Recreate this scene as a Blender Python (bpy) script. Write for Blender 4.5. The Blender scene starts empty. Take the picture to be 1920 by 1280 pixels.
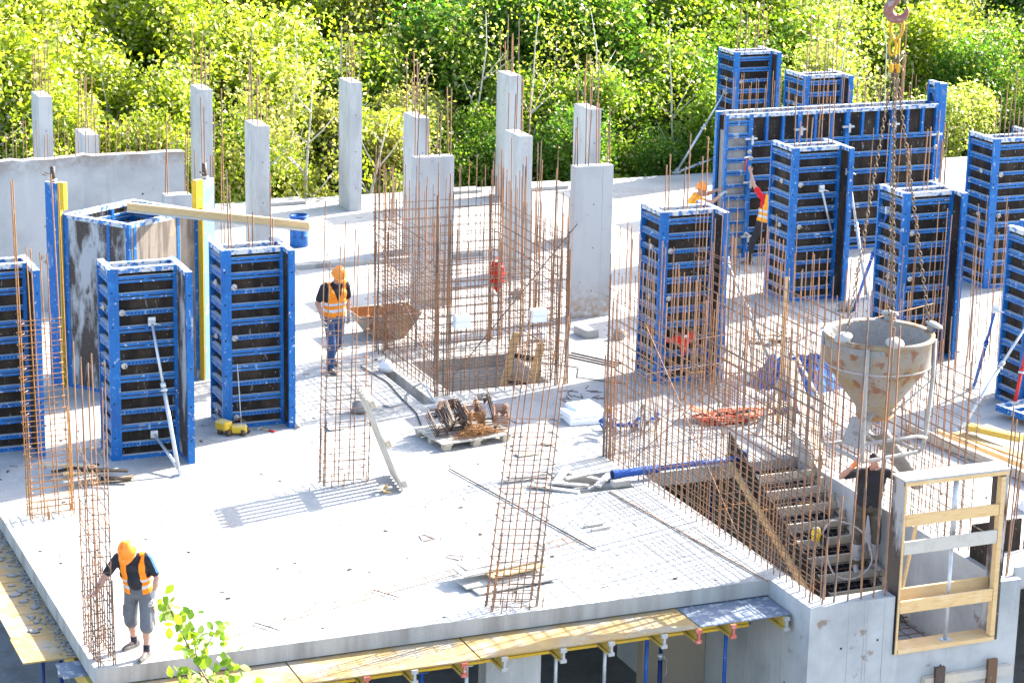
import bpy, bmesh, math, random
import numpy as np
from mathutils import Vector, Matrix, Euler, Quaternion
random.seed(7); rng=np.random.default_rng(7)
S=bpy.context.scene; COL=S.collection
R=math.radians; PI=math.pi
V=Vector
# ------------------------------------------------------------------ materials
def mat(name, base, rough=.8, layers=(), bump=None, metal=0, spec=.35, world=True, transl=None):
    m=bpy.data.materials.new(name); m.use_nodes=True
    nt=m.node_tree; N=nt.nodes; L=nt.links
    b=N['Principled BSDF']; out=N['Material Output']
    b.inputs['Roughness'].default_value=rough; b.inputs['Metallic'].default_value=metal
    b.inputs['Specular IOR Level'].default_value=spec
    geo=N.new('ShaderNodeNewGeometry'); pos=geo.outputs['Position']
    if not world:
        tc=N.new('ShaderNodeTexCoord'); pos=tc.outputs['Object']
    c=N.new('ShaderNodeRGB'); c.outputs[0].default_value=(*base,1); cur=c.outputs[0]
    def noise(scale,detail=4,stretch=None,rgh=.6):
        p=pos
        if stretch:
            mp=N.new('ShaderNodeMapping'); mp.inputs['Scale'].default_value=stretch
            L.new(pos,mp.inputs['Vector']); p=mp.outputs[0]
        n=N.new('ShaderNodeTexNoise'); n.inputs['Scale'].default_value=scale
        n.inputs['Detail'].default_value=detail; n.inputs['Roughness'].default_value=rgh
        L.new(p,n.inputs['Vector']); return n.outputs['Fac']
    def ramp(f,lo,hi):
        r=N.new('ShaderNodeMapRange'); r.inputs['From Min'].default_value=lo; r.inputs['From Max'].default_value=hi
        L.new(f,r.inputs['Value']); return r.outputs[0]
    def mix(fac,col):
        nonlocal cur
        x=N.new('ShaderNodeMix'); x.data_type='RGBA'
        if isinstance(fac,float): x.inputs['Factor'].default_value=fac
        else: L.new(fac,x.inputs['Factor'])
        L.new(cur,x.inputs[6]); x.inputs[7].default_value=(*col,1); cur=x.outputs[2]
    def mul(a,bv):
        q=N.new('ShaderNodeMath'); q.operation='MULTIPLY'; L.new(a,q.inputs[0])
        if isinstance(bv,(int,float)): q.inputs[1].default_value=bv
        else: L.new(bv,q.inputs[1])
        return q.outputs[0]
    for ly in layers:
        k=ly['k']; col=ly['c']; amt=ly.get('a',1.0)
        if k=='noise':
            f=ramp(noise(ly['s'],ly.get('d',4),ly.get('st')),ly['lo'],ly['hi'])
        elif k=='up':
            sx=N.new('ShaderNodeSeparateXYZ'); L.new(geo.outputs['Normal'],sx.inputs[0])
            f=ramp(sx.outputs[2],.55,.8)
            f=mul(f,ramp(noise(ly.get('s',9),5),ly.get('lo',.35),ly.get('hi',.5)))
        elif k=='rand':
            oi=N.new('ShaderNodeObjectInfo'); f=ramp(oi.outputs['Random'],ly.get('lo',0),ly.get('hi',1))
        elif k=='island':
            f=ramp(geo.outputs['Random Per Island'],ly.get('lo',0),ly.get('hi',1))
        elif k=='low':
            sx=N.new('ShaderNodeSeparateXYZ'); L.new(pos,sx.inputs[0])
            f=ramp(sx.outputs[2],ly['hi'],ly['lo']); f=mul(f,ramp(noise(ly.get('s',6),4),.35,.6))
        if amt!=1.0: f=mul(f,amt)
        mix(f,col)
    L.new(cur,b.inputs['Base Color'])
    if bump:
        bp=N.new('ShaderNodeBump'); bp.inputs['Strength'].default_value=bump[1]; bp.inputs['Distance'].default_value=bump[2]
        L.new(noise(bump[0],5,bump[3] if len(bump)>3 else None),bp.inputs['Height']); L.new(bp.outputs[0],b.inputs['Normal'])
    if transl:
        t=N.new('ShaderNodeBsdfTranslucent'); mx=N.new('ShaderNodeMixShader'); mx.inputs[0].default_value=transl
        
        tc2=N.new('ShaderNodeMix'); tc2.data_type='RGBA'; tc2.blend_type='MULTIPLY'; tc2.inputs['Factor'].default_value=1; L.new(cur,tc2.inputs[6]); tc2.inputs[7].default_value=(1.55,1.5,.8,1); L.new(tc2.outputs[2],t.inputs['Color']); L.new(b.outputs[0],mx.inputs[1]); L.new(t.outputs[0],mx.inputs[2]); L.new(mx.outputs[0],out.inputs['Surface'])
    return m
def nz(s,c,lo,hi,a=1.0,d=4,st=None): return dict(k='noise',s=s,c=c,lo=lo,hi=hi,a=a,d=d,st=st)
def up(c,s=9,lo=.35,hi=.5,a=1.0): return dict(k='up',c=c,s=s,lo=lo,hi=hi,a=a)
def rd(c,a=1.0,lo=0,hi=1): return dict(k='rand',c=c,a=a,lo=lo,hi=hi)
GREY=(.52,.53,.53)
M={}
M['slab']=mat('slab_concrete',(.345,.345,.335),.9,[nz(.45,(.22,.215,.2),.46,.7,.9,7),nz(2,(.2,.19,.175),.6,.72,.6,8),nz(5,(.3,.3,.29),.54,.7,.7,6,(1,.12,1)),nz(7,(.42,.415,.4),.5,.75,.6),nz(40,(.27,.26,.25),.64,.74,.7),nz(3,(.4,.35,.28),.66,.78,.5)],(26,.6,.02))
M['concrete']=mat('cast_concrete',(.42,.425,.42),.88,[nz(1.4,(.27,.275,.28),.42,.68,.9,6,(1,1,.45)),nz(5,(.5,.5,.49),.52,.72,.6,5,(1,1,.25)),nz(11,(.27,.22,.17),.69,.75,.7),nz(45,(.2,.2,.2),.66,.7,.7),nz(3,(.3,.27,.23),.62,.7,.6,7)],(30,.5,.012))
M['concretestain']=mat('stained_concrete',(.42,.425,.42),.88,[nz(1.4,(.3,.305,.31),.42,.68,.9,6,(1,1,.45)),dict(k='low',c=(.26,.17,.09),lo=.15,hi=.75,s=9,a=.8),nz(8,(.25,.16,.1),.66,.71,.7,6)],(30,.35,.01))
M['backwall']=mat('ragged_wall_concrete',(.40,.405,.405),.88,[nz(.8,(.27,.28,.285),.4,.66,.95,6),nz(3,(.48,.48,.47),.55,.75,.6,5,(1,1,.12)),dict(k='low',c=(.2,.13,.085),lo=3.2,hi=2.75,s=7,a=.75),nz(2.6,(.19,.13,.09),.645,.675,.85,7)],(22,.35,.012))
M['edge']=mat('slab_edge_concrete',(.36,.355,.34),.9,[nz(2,(.2,.19,.175),.44,.66,.9,6,(1,1,.15)),nz(25,(.2,.2,.2),.66,.72,.7)],(30,.5,.015))
M['wall']=mat('wall_concrete',(.41,.415,.415),.88,[nz(.8,(.27,.28,.285),.4,.66,.95,6),nz(3,(.49,.49,.48),.55,.75,.6,5,(1,1,.12)),nz(1.7,(.2,.14,.1),.63,.675,.85,7),nz(14,(.26,.25,.24),.68,.75,.6)],(22,.3,.01))
M['brownwall']=mat('basement_concrete',(.33,.27,.2),.9,[nz(1.2,(.25,.22,.18),.45,.7,.9,5,(1,1,.2))],(20,.3,.01))  # brown tone paints in the warm light bounced off the yellow deck
M['blue']=mat('blue_form_paint',(.004,.115,.36),.5,[nz(3,(.005,.075,.27),.46,.68,.85),nz(9,(.03,.2,.46),.56,.7,.6),nz(15,GREY,.63,.66,.9,7),nz(5,(.4,.43,.46),.61,.69,.7,7,(1,1,.3)),up((.62,.62,.6),14,.2,.4)],(40,.15,.004))
M['ply']=mat('black_form_plywood',(.02,.016,.014),.75,[nz(3,(.06,.043,.032),.42,.66,.9,5,(1,1,.4)),nz(22,(.5,.5,.49),.665,.7,.8,6),nz(7,(.3,.3,.3),.64,.71,.6,6,(2.2,2.2,.5))],None,spec=.12)
M['plyworn']=mat('worn_form_plywood',(.055,.04,.034),.6,[nz(1.9,(.40,.40,.41),.47,.58,.9,7,(1.4,1.4,.5)),nz(5,(.035,.028,.026),.58,.66,.9,6,(1.6,1.6,.5)),nz(30,(.5,.5,.5),.66,.7,.7)],None)
M['plypale']=mat('pale_form_plywood',(.23,.195,.16),.65,[nz(4,(.10,.08,.068),.46,.6,.9,7,(2.2,2.2,.25)),nz(2,(.34,.26,.16),.56,.7,.7),nz(9,(.12,.1,.09),.65,.7,.8,5,(1.5,1.5,.5))],None)
M['plygrey']=mat('grey_form_plywood',(.31,.29,.27),.65,[nz(3,(.2,.18,.17),.5,.65,.8,6),nz(12,(.06,.055,.05),.65,.69,.8,5,(1,1,.6)),nz(22,(.5,.5,.5),.66,.7,.7)],None)
M['rim']=mat('concrete_caked_rim',(.5,.5,.49),.9,[nz(11,(.01,.12,.36),.5,.55,.9,6),nz(40,(.35,.35,.34),.6,.7,.6)],(30,.6,.01))
M['hole']=mat('dark_hole',(.012,.014,.02),.9)  # near-black colour painted for the shade inside holes, slots and pipe mouth
M['yellow']=mat('yellow_paint',(.62,.40,.02),.5,[nz(6,(.52,.33,.04),.5,.7,.7),nz(22,(.5,.48,.42),.63,.68,.8),up((.58,.54,.42),10,.4,.55,.7)])
M['yellowbeam']=mat('yellow_glazed_timber',(.5,.36,.07),.6,[nz(5,(.36,.26,.09),.5,.68,.8,5,(.3,3,3)),nz(18,(.55,.5,.38),.62,.7,.7)])
M['redcap']=mat('red_plastic',(.42,.1,.07),.5,[nz(14,(.55,.5,.45),.58,.64,.7)])
M['red']=mat('red_paint',(.55,.02,.012),.45,[nz(12,(.4,.02,.01),.5,.7,.6)])
M['orange']=mat('orange_webbing',(.55,.12,.06),.7,[nz(10,(.6,.27,.17),.5,.7,.6)])
M['rust']=mat('rusty_rebar',(.28,.16,.095),.75,[rd((.17,.13,.11),.95,.3,.9),nz(4,(.36,.16,.065),.48,.62,.75),nz(2.2,(.075,.055,.05),.54,.66,.75),nz(9,(.27,.25,.23),.66,.72,.5)],metal=.25)
M['rustdark']=mat('dark_rusty_bar',(.19,.115,.08),.8,[nz(4,(.3,.14,.06),.5,.64,.7),rd((.1,.07,.055),.8)],metal=.2)
M['rustlight']=mat('bright_rusty_wire',(.34,.16,.05),.7,[rd((.2,.1,.05),.8),nz(9,(.42,.22,.07),.5,.65,.8)],metal=.15)
M['darksteel']=mat('dark_bar_steel',(.055,.05,.05),.55,[rd((.16,.09,.05),.8),nz(8,(.24,.23,.22),.6,.68,.6)],metal=.4)
M['galv']=mat('galvanised_steel',(.5,.53,.56),.45,[nz(5,(.36,.38,.41),.5,.68,.7),nz(20,(.25,.18,.13),.67,.72,.5)],metal=.55)
M['nut']=mat('rusty_wing_nut',(.44,.41,.38),.7,[nz(30,(.25,.17,.11),.5,.65,.8),rd((.6,.56,.5),.6)],metal=.2)
M['bluesteel']=mat('blue_prop_paint',(.012,.075,.33),.45,[nz(9,(.02,.12,.42),.5,.7,.6),nz(26,(.4,.4,.4),.65,.69,.7)])
M['darkblue']=mat('dark_blue_prop_paint',(.01,.03,.14),.5,[nz(12,(.02,.06,.22),.5,.7,.6)])
M['wood']=mat('site_timber',(.5,.42,.31),.8,[nz(4,(.36,.29,.21),.48,.66,.85,6,(1,1,1)),nz(14,(.56,.5,.42),.55,.7,.6),nz(2,(.42,.41,.39),.5,.64,.7),rd((.38,.35,.31),.5)],(30,.3,.006))
M['woodfresh']=mat('fresh_timber',(.62,.42,.2),.75,[nz(5,(.5,.3,.12),.5,.66,.8,6,(1,1,6)),nz(9,(.3,.17,.07),.71,.76,.8),nz(3,(.66,.53,.35),.55,.7,.6),rd((.55,.38,.2),.4)],(24,.25,.005))
M['woodgrey']=mat('weathered_timber',(.42,.4,.36),.85,[nz(6,(.3,.27,.24),.5,.66,.8,5),nz(16,(.5,.48,.45),.55,.7,.6),rd((.52,.47,.4),.5)],(30,.3,.006))
M['deck']=mat('yellow_form_deck',(.33,.22,.085),.75,[nz(2.3,(.28,.25,.2),.46,.62,.85),nz(9,(.42,.34,.22),.55,.7,.6),nz(30,(.33,.32,.3),.66,.71,.8),nz(3,(.46,.33,.1),.6,.75,.7),nz(6,(.2,.17,.13),.6,.68,.7,7)],(25,.2,.004))
M['deckblue']=mat('blue_grey_form_deck',(.15,.18,.23),.6,[nz(8,(.4,.41,.42),.52,.6,.85,6),nz(30,(.5,.5,.5),.62,.68,.7)])
M['lump']=mat('caked_cement',(.36,.35,.33),.95,[nz(14,(.36,.35,.33),.5,.65,.8)],(30,.8,.01))
M['foam']=mat('white_foam',(.8,.81,.82),.9,[nz(3,(.7,.71,.73),.5,.75,.7)],(60,.15,.004))
M['bluestuff']=mat('blue_sheeting',(.006,.10,.36),.55,[nz(7,(.004,.03,.14),.48,.6,.9),nz(24,(.3,.4,.55),.66,.7,.6)])
M['hopper']=mat('rusty_bucket_paint',(.25,.23,.21),.75,[nz(2.2,(.25,.18,.09),.42,.6,.9,6),nz(4.5,(.19,.075,.03),.53,.62,.85,8),nz(17,(.24,.1,.035),.6,.66,.85,6),nz(2.4,(.2,.19,.18),.63,.68,.85,5)],(22,.35,.008))
M['hopperframe']=mat('bucket_frame_steel',(.33,.31,.29),.7,[nz(14,(.22,.13,.08),.57,.66,.8),nz(7,(.3,.29,.28),.55,.68,.7)],(30,.4,.005))
M['wetconcrete']=mat('concrete_residue',(.24,.23,.22),.95,[nz(8,(.2,.19,.18),.45,.65,.9,6),nz(30,(.42,.41,.4),.6,.7,.7)],(14,.9,.03))
M['chain']=mat('rusty_chain',(.17,.12,.08),.6,[nz(20,(.22,.16,.11),.5,.65,.7)],metal=.4)
M['chainyellow']=mat('yellow_chain_fitting',(.55,.3,.02),.5,[nz(18,(.3,.16,.05),.58,.68,.8)])
M['hook']=mat('crane_hook_paint',(.26,.11,.09),.5,[nz(9,(.36,.3,.27),.5,.66,.8)],metal=.3)
M['ground']=mat('yard_ground',(.24,.24,.24),.95,[nz(1.5,(.16,.16,.155),.45,.65,.8),nz(20,(.27,.27,.27),.55,.7,.6)],(12,.5,.03))
M['forestfloor']=mat('forest_floor',(.05,.06,.02),.95,[nz(.8,(.03,.03,.015),.45,.65,.8),nz(8,(.09,.11,.03),.5,.7,.7)],(6,.6,.06))
M['skin']=mat('skin',(.44,.25,.18),.55,[nz(14,(.46,.2,.13),.5,.7,.6)],world=False)
M['hivis']=mat('orange_hi_vis_fabric',(.88,.26,.012),.75,[nz(8,(.78,.2,.01),.5,.7,.7)],(22,.35,.01),world=False)
M['hivis2']=mat('amber_hi_vis_fabric',(.9,.36,.02),.75,[nz(8,(.85,.24,.01),.5,.7,.7)],(22,.35,.01),world=False)
M['reflect']=mat('silver_reflective_tape',(.56,.6,.64),.4,[],metal=.2)
M['black']=mat('black_cotton',(.022,.022,.026),.85,[nz(6,(.04,.04,.045),.5,.7,.8)],(14,.5,.012),world=False)
M['navy']=mat('charcoal_cotton',(.018,.02,.028),.85,[nz(6,(.04,.042,.05),.5,.7,.8)],(14,.5,.012),world=False)
M['stripe']=mat('light_blue_stripe',(.12,.32,.7),.7)
M['jeans']=mat('blue_denim',(.035,.07,.16),.85,[nz(4,(.11,.16,.27),.48,.68,.8)],(18,.4,.01),world=False)
M['shorts']=mat('grey_work_cotton',(.13,.14,.16),.85,[nz(5,(.08,.085,.1),.5,.68,.8)],(14,.5,.012),world=False)
M['brown']=mat('muddy_work_trousers',(.085,.07,.055),.85,[nz(4,(.04,.035,.03),.48,.66,.8),nz(7,(.2,.17,.14),.62,.72,.7)],(14,.5,.012),world=False)
M['tred']=mat('red_cotton',(.62,.015,.02),.8,[],(14,.4,.01),world=False)
M['glove']=mat('grey_work_glove',(.42,.4,.38),.85,[nz(16,(.3,.29,.28),.5,.65,.8)],world=False)
M['gloveorange']=mat('orange_dipped_glove',(.75,.2,.06),.7,[nz(14,(.7,.55,.4),.52,.62,.8)],world=False)
M['helmet']=mat('orange_helmet_plastic',(.85,.25,.015),.35,[nz(10,(.75,.22,.03),.55,.7,.5)],spec=.5,world=False)
M['shoe']=mat('grey_canvas_shoe',(.09,.085,.08),.8,[nz(15,(.16,.15,.14),.5,.65,.7)],world=False)
M['sole']=mat('pale_rubber_sole',(.32,.29,.24),.7)
M['boot']=mat('rubber_boot',(.3,.31,.33),.5,[nz(6,(.2,.18,.15),.5,.65,.8)],world=False)
M['hair']=mat('dark_hair',(.03,.02,.015),.7)
M['eye']=mat('eye_dark',(.03,.02,.02),.3)
M['lip']=mat('lip',(.36,.13,.1),.6)
M['blackrub']=mat('black_rubber',(.02,.02,.02),.6)
M['ink']=mat('printed_ink',(.12,.13,.18),.8)
def leafmat(n,a,b,c,t=.55):
    return mat(n,a,.42,[dict(k='island',c=b,lo=.2,hi=.9),dict(k='island',c=c,lo=.86,hi=.9),rd(b,.35)],spec=.5,transl=t)  # last pale colour paints glossy highlights onto a small share of the leaves
LEAF=[leafmat('leaf_yellow_green',(.21,.29,.018),(.28,.35,.03),(.6,.53,.4)),
      leafmat('leaf_fresh_green',(.115,.225,.018),(.2,.30,.025),(.56,.48,.33)),
      leafmat('leaf_deep_green',(.05,.145,.016),(.11,.215,.02),(.46,.42,.14)),
      leafmat('leaf_silvery',(.21,.285,.05),(.29,.34,.08),(.72,.65,.58)),
      leafmat('leaf_straw',(.33,.32,.1),(.23,.27,.045),(.64,.55,.42))]
M['bark']=mat('grey_bark',(.2,.17,.13),.9,[nz(6,(.09,.07,.05),.5,.65,.8,5,(1,1,.3))],(20,.6,.02))
M['birch']=mat('pale_bark',(.52,.48,.43),.85,[nz(5,(.12,.1,.08),.6,.66,.9,5,(.6,.6,3)),nz(3,(.4,.35,.3),.5,.7,.6)],(20,.3,.01))
# ------------------------------------------------------------------ mesh building
class MB:
    def __init__(s): s.v=[]; s.f=[]; s.m=[]; s.mats=[]; s.sm=[]
    def mi(s,m):
        if m not in s.mats: s.mats.append(m)
        return s.mats.index(m)
    def add(s,vs,fs,m,smooth=False):
        o=len(s.v); k=s.mi(m); s.v+=[tuple(v) for v in vs]
        for f in fs: s.f.append(tuple(i+o for i in f)); s.m.append(k); s.sm.append(smooth)
        return s
    def box(s,c,d,m,rot=None,rz=0):
        c=V(c); x,y,z=d[0]/2,d[1]/2,d[2]/2
        q=Matrix.Rotation(rz,3,'Z') if rot is None else rot
        vs=[c+q@V((i*x,j*y,k*z)) for k in(-1,1) for j in(-1,1) for i in(-1,1)]
        return s.add(vs,[(0,2,3,1),(4,5,7,6),(0,1,5,4),(2,6,7,3),(0,4,6,2),(1,3,7,5)],m)
    def b2(s,a,b,m):
        a,b=V(a),V(b); return s.box((a+b)/2,[abs(b[i]-a[i]) for i in range(3)],m)
    def beam(s,p,q,w,h,m,roll=0,up=(0,0,1)):
        p,q=V(p),V(q); d=(q-p); l=d.length; d.normalize(); u=V(up)
        if abs(d.dot(u))>.98: u=V((1,0,0))
        sx=d.cross(u).normalized(); sz=sx.cross(d)
        if roll: 
            r=Matrix.Rotation(roll,3,d); sx=r@sx; sz=r@sz
        rot=Matrix((sx,d,sz)).transposed()
        return s.box((p+q)/2,(w,l,h),m,rot)
    def tube(s,path,r,m,n=8,caps=True,closed=False,smooth=True):
        P=[V(p) for p in path]; rs=r if isinstance(r,(list,tuple)) else [r]*len(P)
        N=len(P); vs=[]; ref=None
        for i,p in enumerate(P):
            if closed: t=(P[(i+1)%N]-P[i-1])
            else: t=P[min(i+1,N-1)]-P[max(i-1,0)]
            t.normalize()
            if ref is None: ref=V((0,0,1)) if abs(t.z)<.9 else V((1,0,0))
            a=t.cross(ref)
            if a.length<1e-4: a=t.orthogonal()
            a.normalize(); b=a.cross(t).normalized(); ref=b
            ref=b
            for k in range(n):
                an=2*PI*k/n; vs.append(p+(a*math.cos(an)+b*math.sin(an))*rs[i])
        fs=[]
        rng_=range(N) if closed else range(N-1)
        for i in rng_:
            j=(i+1)%N
            for k in range(n): fs.append((i*n+k,i*n+(k+1)%n,j*n+(k+1)%n,j*n+k))
        if caps and not closed: fs+= [tuple(range(n-1,-1,-1)),tuple((N-1)*n+k for k in range(n))]
        return s.add(vs,fs,m,smooth)
    def lathe(s,prof,m,c=(0,0,0),n=24,axis=None,smooth=True,a0=0,a1=2*PI):
        vs=[];fs=[];full=abs(a1-a0-2*PI)<1e-6; nn=n if full else n+1
        q=Matrix.Identity(3) if axis is None else V((0,0,1)).rotation_difference(V(axis)).to_matrix()
        c=V(c)
        for (r,z) in prof:
            for k in range(nn):
                an=a0+(a1-a0)*k/n; vs.append(c+q@V((r*math.cos(an),r*math.sin(an),z)))
        for i in range(len(prof)-1):
            for k in range(n):
                k2=(k+1)%nn; fs.append((i*nn+k,i*nn+k2,(i+1)*nn+k2,(i+1)*nn+k))
        return s.add(vs,fs,m,smooth)
    def prism(s,poly,z0,z1,m,fn=None):
        n=len(poly); fn=fn or (lambda x,y,z:(x,y,z))
        vs=[fn(x,y,z0) for x,y in poly]+[fn(x,y,z1) for x,y in poly]
        fs=[tuple(range(n-1,-1,-1)),tuple(range(n,2*n))]+[(i,(i+1)%n,n+(i+1)%n,n+i) for i in range(n)]
        return s.add(vs,fs,m)
    def mesh(s,name):
        me=bpy.data.meshes.new(name); me.from_pydata(s.v,[],s.f)
        for m in s.mats: me.materials.append(M[m] if isinstance(m,str) else m)
        me.polygons.foreach_set('material_index',s.m); me.polygons.foreach_set('use_smooth',s.sm); me.update()
        return me
    def obj(s,name,parent=None,loc=None,bevel=0):
        o=bpy.data.objects.new(name,s.mesh(name)); COL.objects.link(o)
        if parent: o.parent=parent
        if loc: o.location=loc
        if bevel:
            md=o.modifiers.new('bevel','BEVEL'); md.width=bevel; md.segments=1; md.limit_method='ANGLE'
        return o
def tag(o,label,cat,group=None):
    o['label']=label; o['category']=cat
    if group: o['group']=group
    return o
def empty(name,loc,label,cat,group=None,rz=0):
    o=bpy.data.objects.new(name,None); COL.objects.link(o); o.location=loc; o.rotation_euler=(0,0,rz); o.empty_display_size=.2
    return tag(o,label,cat,group)
def struct(o): o['kind']='structure'; return o
def link(name,me,parent=None,loc=None):
    o=bpy.data.objects.new(name,me); COL.objects.link(o)
    if parent: o.parent=parent
    if loc is not None: o.location=loc
    return o
def copy_tree(o,parent=None):
    c=o.copy(); COL.objects.link(c); c.parent=parent
    for ch in [x for x in o.children]: copy_tree(ch,c)
    return c
UNIT={}
def unitbar(m):
    if m not in UNIT:
        b=MB(); b.tube([(0,0,0),(0,0,.5),(0,0,1)],1,m,n=6); UNIT[m]=b.mesh('rebar_unit')
    return UNIT[m]
def bar(name,p,q,r,m='rust',parent=None):
    p,q=V(p),V(q); d=q-p
    o=link(name,unitbar(m),parent,p); o.rotation_mode='QUATERNION'
    o.rotation_quaternion=V((0,0,1)).rotation_difference(d.normalized()); o.scale=(r,r,d.length)
    return o
# ------------------------------------------------------------------ camera, light, sky
cd=bpy.data.cameras.new('camera'); cam=bpy.data.objects.new('camera',cd); COL.objects.link(cam); S.camera=cam
th,ps,ro=R(15.243),R(22.749),R(1.204)
d=V((math.sin(ps)*math.cos(th),math.cos(ps)*math.cos(th),-math.sin(th))); r_=V((math.cos(ps),-math.sin(ps),0)); u_=r_.cross(d)
r2=math.cos(ro)*r_+math.sin(ro)*u_; u2=-math.sin(ro)*r_+math.cos(ro)*u_
mw=Matrix((r2,u2,-d)).transposed().to_4x4(); mw.translation=V((-6.45,-29.25,12.6)); cam.matrix_world=mw
cd.sensor_width=36; cd.lens=4547/1920*36; cd.clip_end=2000; cd.clip_start=.5
SUN_AZ=R(15.5); SUN_EL=R(31)
sd=V((math.cos(SUN_AZ)*math.cos(SUN_EL),math.sin(SUN_AZ)*math.cos(SUN_EL),math.sin(SUN_EL)))
ld=bpy.data.lights.new('sun','SUN'); ld.energy=5.0; ld.angle=R(.5); ld.color=(1,.95,.87)
lo=bpy.data.objects.new('sun',ld); COL.objects.link(lo); lo.rotation_euler=sd.to_track_quat('Z','Y').to_euler(); lo.location=(30,10,40)
w=bpy.data.worlds.new('World'); S.world=w; w.use_nodes=True
sk=w.node_tree.nodes.new('ShaderNodeTexSky'); sk.sky_type='NISHITA'; sk.sun_disc=False; sk.sun_elevation=SUN_EL
sk.sun_rotation=PI/2-SUN_AZ; sk.air_density=1.0; sk.dust_density=2.5; sk.ozone_density=.8
bg=w.node_tree.nodes['Background']; bg.inputs[1].default_value=.15
w.node_tree.links.new(sk.outputs[0],bg.inputs[0])
S.view_settings.view_transform='Standard'; S.view_settings.look='None'; S.view_settings.exposure=2.24
# ------------------------------------------------------------------ setting: ground, slab, lower storey
def sheet(name,m,x0,x1,y0,y1,z,nx=1,ny=1,f=None):
    vs=[];fs=[]
    for j in range(ny+1):
        for i in range(nx+1):
            x=x0+(x1-x0)*i/nx; y=y0+(y1-y0)*j/ny; vs.append((x,y,z+(f(x,y) if f else 0)))
    for j in range(ny):
        for i in range(nx): a=j*(nx+1)+i; fs.append((a,a+1,a+nx+2,a+nx+1))
    return struct(MB().add(vs,fs,m,True).obj(name))
sheet('ground','forestfloor',-700,900,-300,1200,-3.62)
sheet('yard','ground',-60,60,-60,28.6,-3.2)
def slab():
    xs=[0,8.25,8.5,8.95,9.0,9.9,9.98,10.32,11.0,13.2,13.51,46]; ys=[-1.22,-1.05,-.95,0,4.45,4.62,4.7,5.3,5.0,9.9,10.5,12.4,12.6,27.6]
    xs=sorted(set(xs+[0+1.6*i for i in range(1,6)])); ys=sorted(set(ys))
    def solid(x,y):
        if x>13.51: return y>-1.05
        if 9.98<x<13.51 and y<5.0: return False
        if y<0: return False
        if 9.0<x<11.0 and 10.5<y<12.6: return False
        if 8.25<x<8.5 and 9.9<y<12.4: return False
        if 8.95<x<9.9 and 4.7<y<5.3: return False
        if 8.95<x<9.9 and 4.45<y<4.62: return False
        return True
    t=.24; b=MB(); nx,ny=len(xs)-1,len(ys)-1
    g=[[solid((xs[i]+xs[i+1])/2,(ys[j]+ys[j+1])/2) for j in range(ny)] for i in range(nx)]
    S_=lambda i,j: 0<=i<nx and 0<=j<ny and g[i][j]
    for i in range(nx):
        for j in range(ny):
            if not g[i][j]: continue
            a,c,e,f=xs[i],xs[i+1],ys[j],ys[j+1]
            b.add([(a,e,0),(c,e,0),(c,f,0),(a,f,0)],[(0,1,2,3)],'slab')
            b.add([(a,e,-t),(c,e,-t),(c,f,-t),(a,f,-t)],[(3,2,1,0)],'edge')
            for ii,jj,p,q in((i-1,j,(a,f),(a,e)),(i+1,j,(c,e),(c,f)),(i,j-1,(a,e),(c,e)),(i,j+1,(c,f),(a,f))):
                if not S_(ii,jj): b.add([(*p,0),(*q,0),(*q,-t),(*p,-t)],[(3,2,1,0)],'edge')
    o=b.obj('floor_slab'); me=o.data; bm=bmesh.new(); bm.from_mesh(me); bmesh.ops.remove_doubles(bm,verts=bm.verts,dist=.0005)
    bmesh.ops.recalc_face_normals(bm,faces=bm.faces); bm.to_mesh(me); bm.free(); return struct(o)
slab()
# elevator pit lining below the slab hole and shallow bottoms
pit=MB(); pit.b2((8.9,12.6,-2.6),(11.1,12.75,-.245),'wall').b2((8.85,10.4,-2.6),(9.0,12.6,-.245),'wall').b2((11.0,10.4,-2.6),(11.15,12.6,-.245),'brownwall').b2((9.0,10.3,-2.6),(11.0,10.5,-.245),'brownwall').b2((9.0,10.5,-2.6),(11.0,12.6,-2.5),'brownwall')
struct(pit.obj('pit'))
t=MB(); t.b2((8.25,9.9,-.22),(8.5,12.4,-.16),'slab').b2((8.95,4.4,-.23),(9.9,5.3,-.18),'woodgrey'); struct(t.obj('recess_floor'))
# back edge upstands
for k,(x0,x1,y0,y1,h) in enumerate([(10.3,11.5,26.9,27.45,.09),(16.9,18.5,26.7,27.4,.1),(14.9,16.2,26.95,27.4,.08)]):
    o=MB().b2((x0,y0,.002),(x1,y1,h),'slab').obj('kerb_block',bevel=.01)
    tag(o,['pale concrete kerb block on the back slab edge left of the tallest middle column','pale kerb block on the back slab edge right of the tall middle column','low pale concrete kerb block at the back slab edge just left of the tall column'][k],'kerb block','kerb blocks along the back slab edge')
# raised pour joint line across slab (thin kerb)
o=MB().b2((9.2,20.4,.002),(13.6,20.62,.1),'edge').obj('pour_strip'); tag(o,'low grey concrete strip across the slab behind the walking man','kerb strip')
# ---- stair tower
tw=empty('stair_tower',(9.98,-1.22,0),'grey cast concrete stair tower with open window gap at front right','tower')
def twp(name,a,b,m='wall'):
    o=MB().b2(V(a)-V((9.98,-1.22,0)),V(b)-V((9.98,-1.22,0)),m).obj(name,tw); return o
twp('front_wall',(10.32,-1.22,-5),(11.37,-.92,0))
twp('front_wall',(13.16,-1.22,-5),(13.51,-.92,-.003))
twp('front_wall',(11.37,-1.22,-5),(13.16,-.92,-.9))
o=MB().b2((0,0,-5),(.34,6.3,-.002),'wall').obj('side_wall',tw)
o=MB().b2((3.23,.3,-5),(3.53,7.2,-.004),'wall').obj('side_wall',tw)
for z in (-1.62,): twp('landing',(10.32,-.92,z-.2),(13.2,1.5,z),'edge')
b=MB()
for x in (10.62,10.88,10.93,11.2): b.b2((x,-1.2225,-5),(x+.008,-1.22,-.02),'edge')
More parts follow.
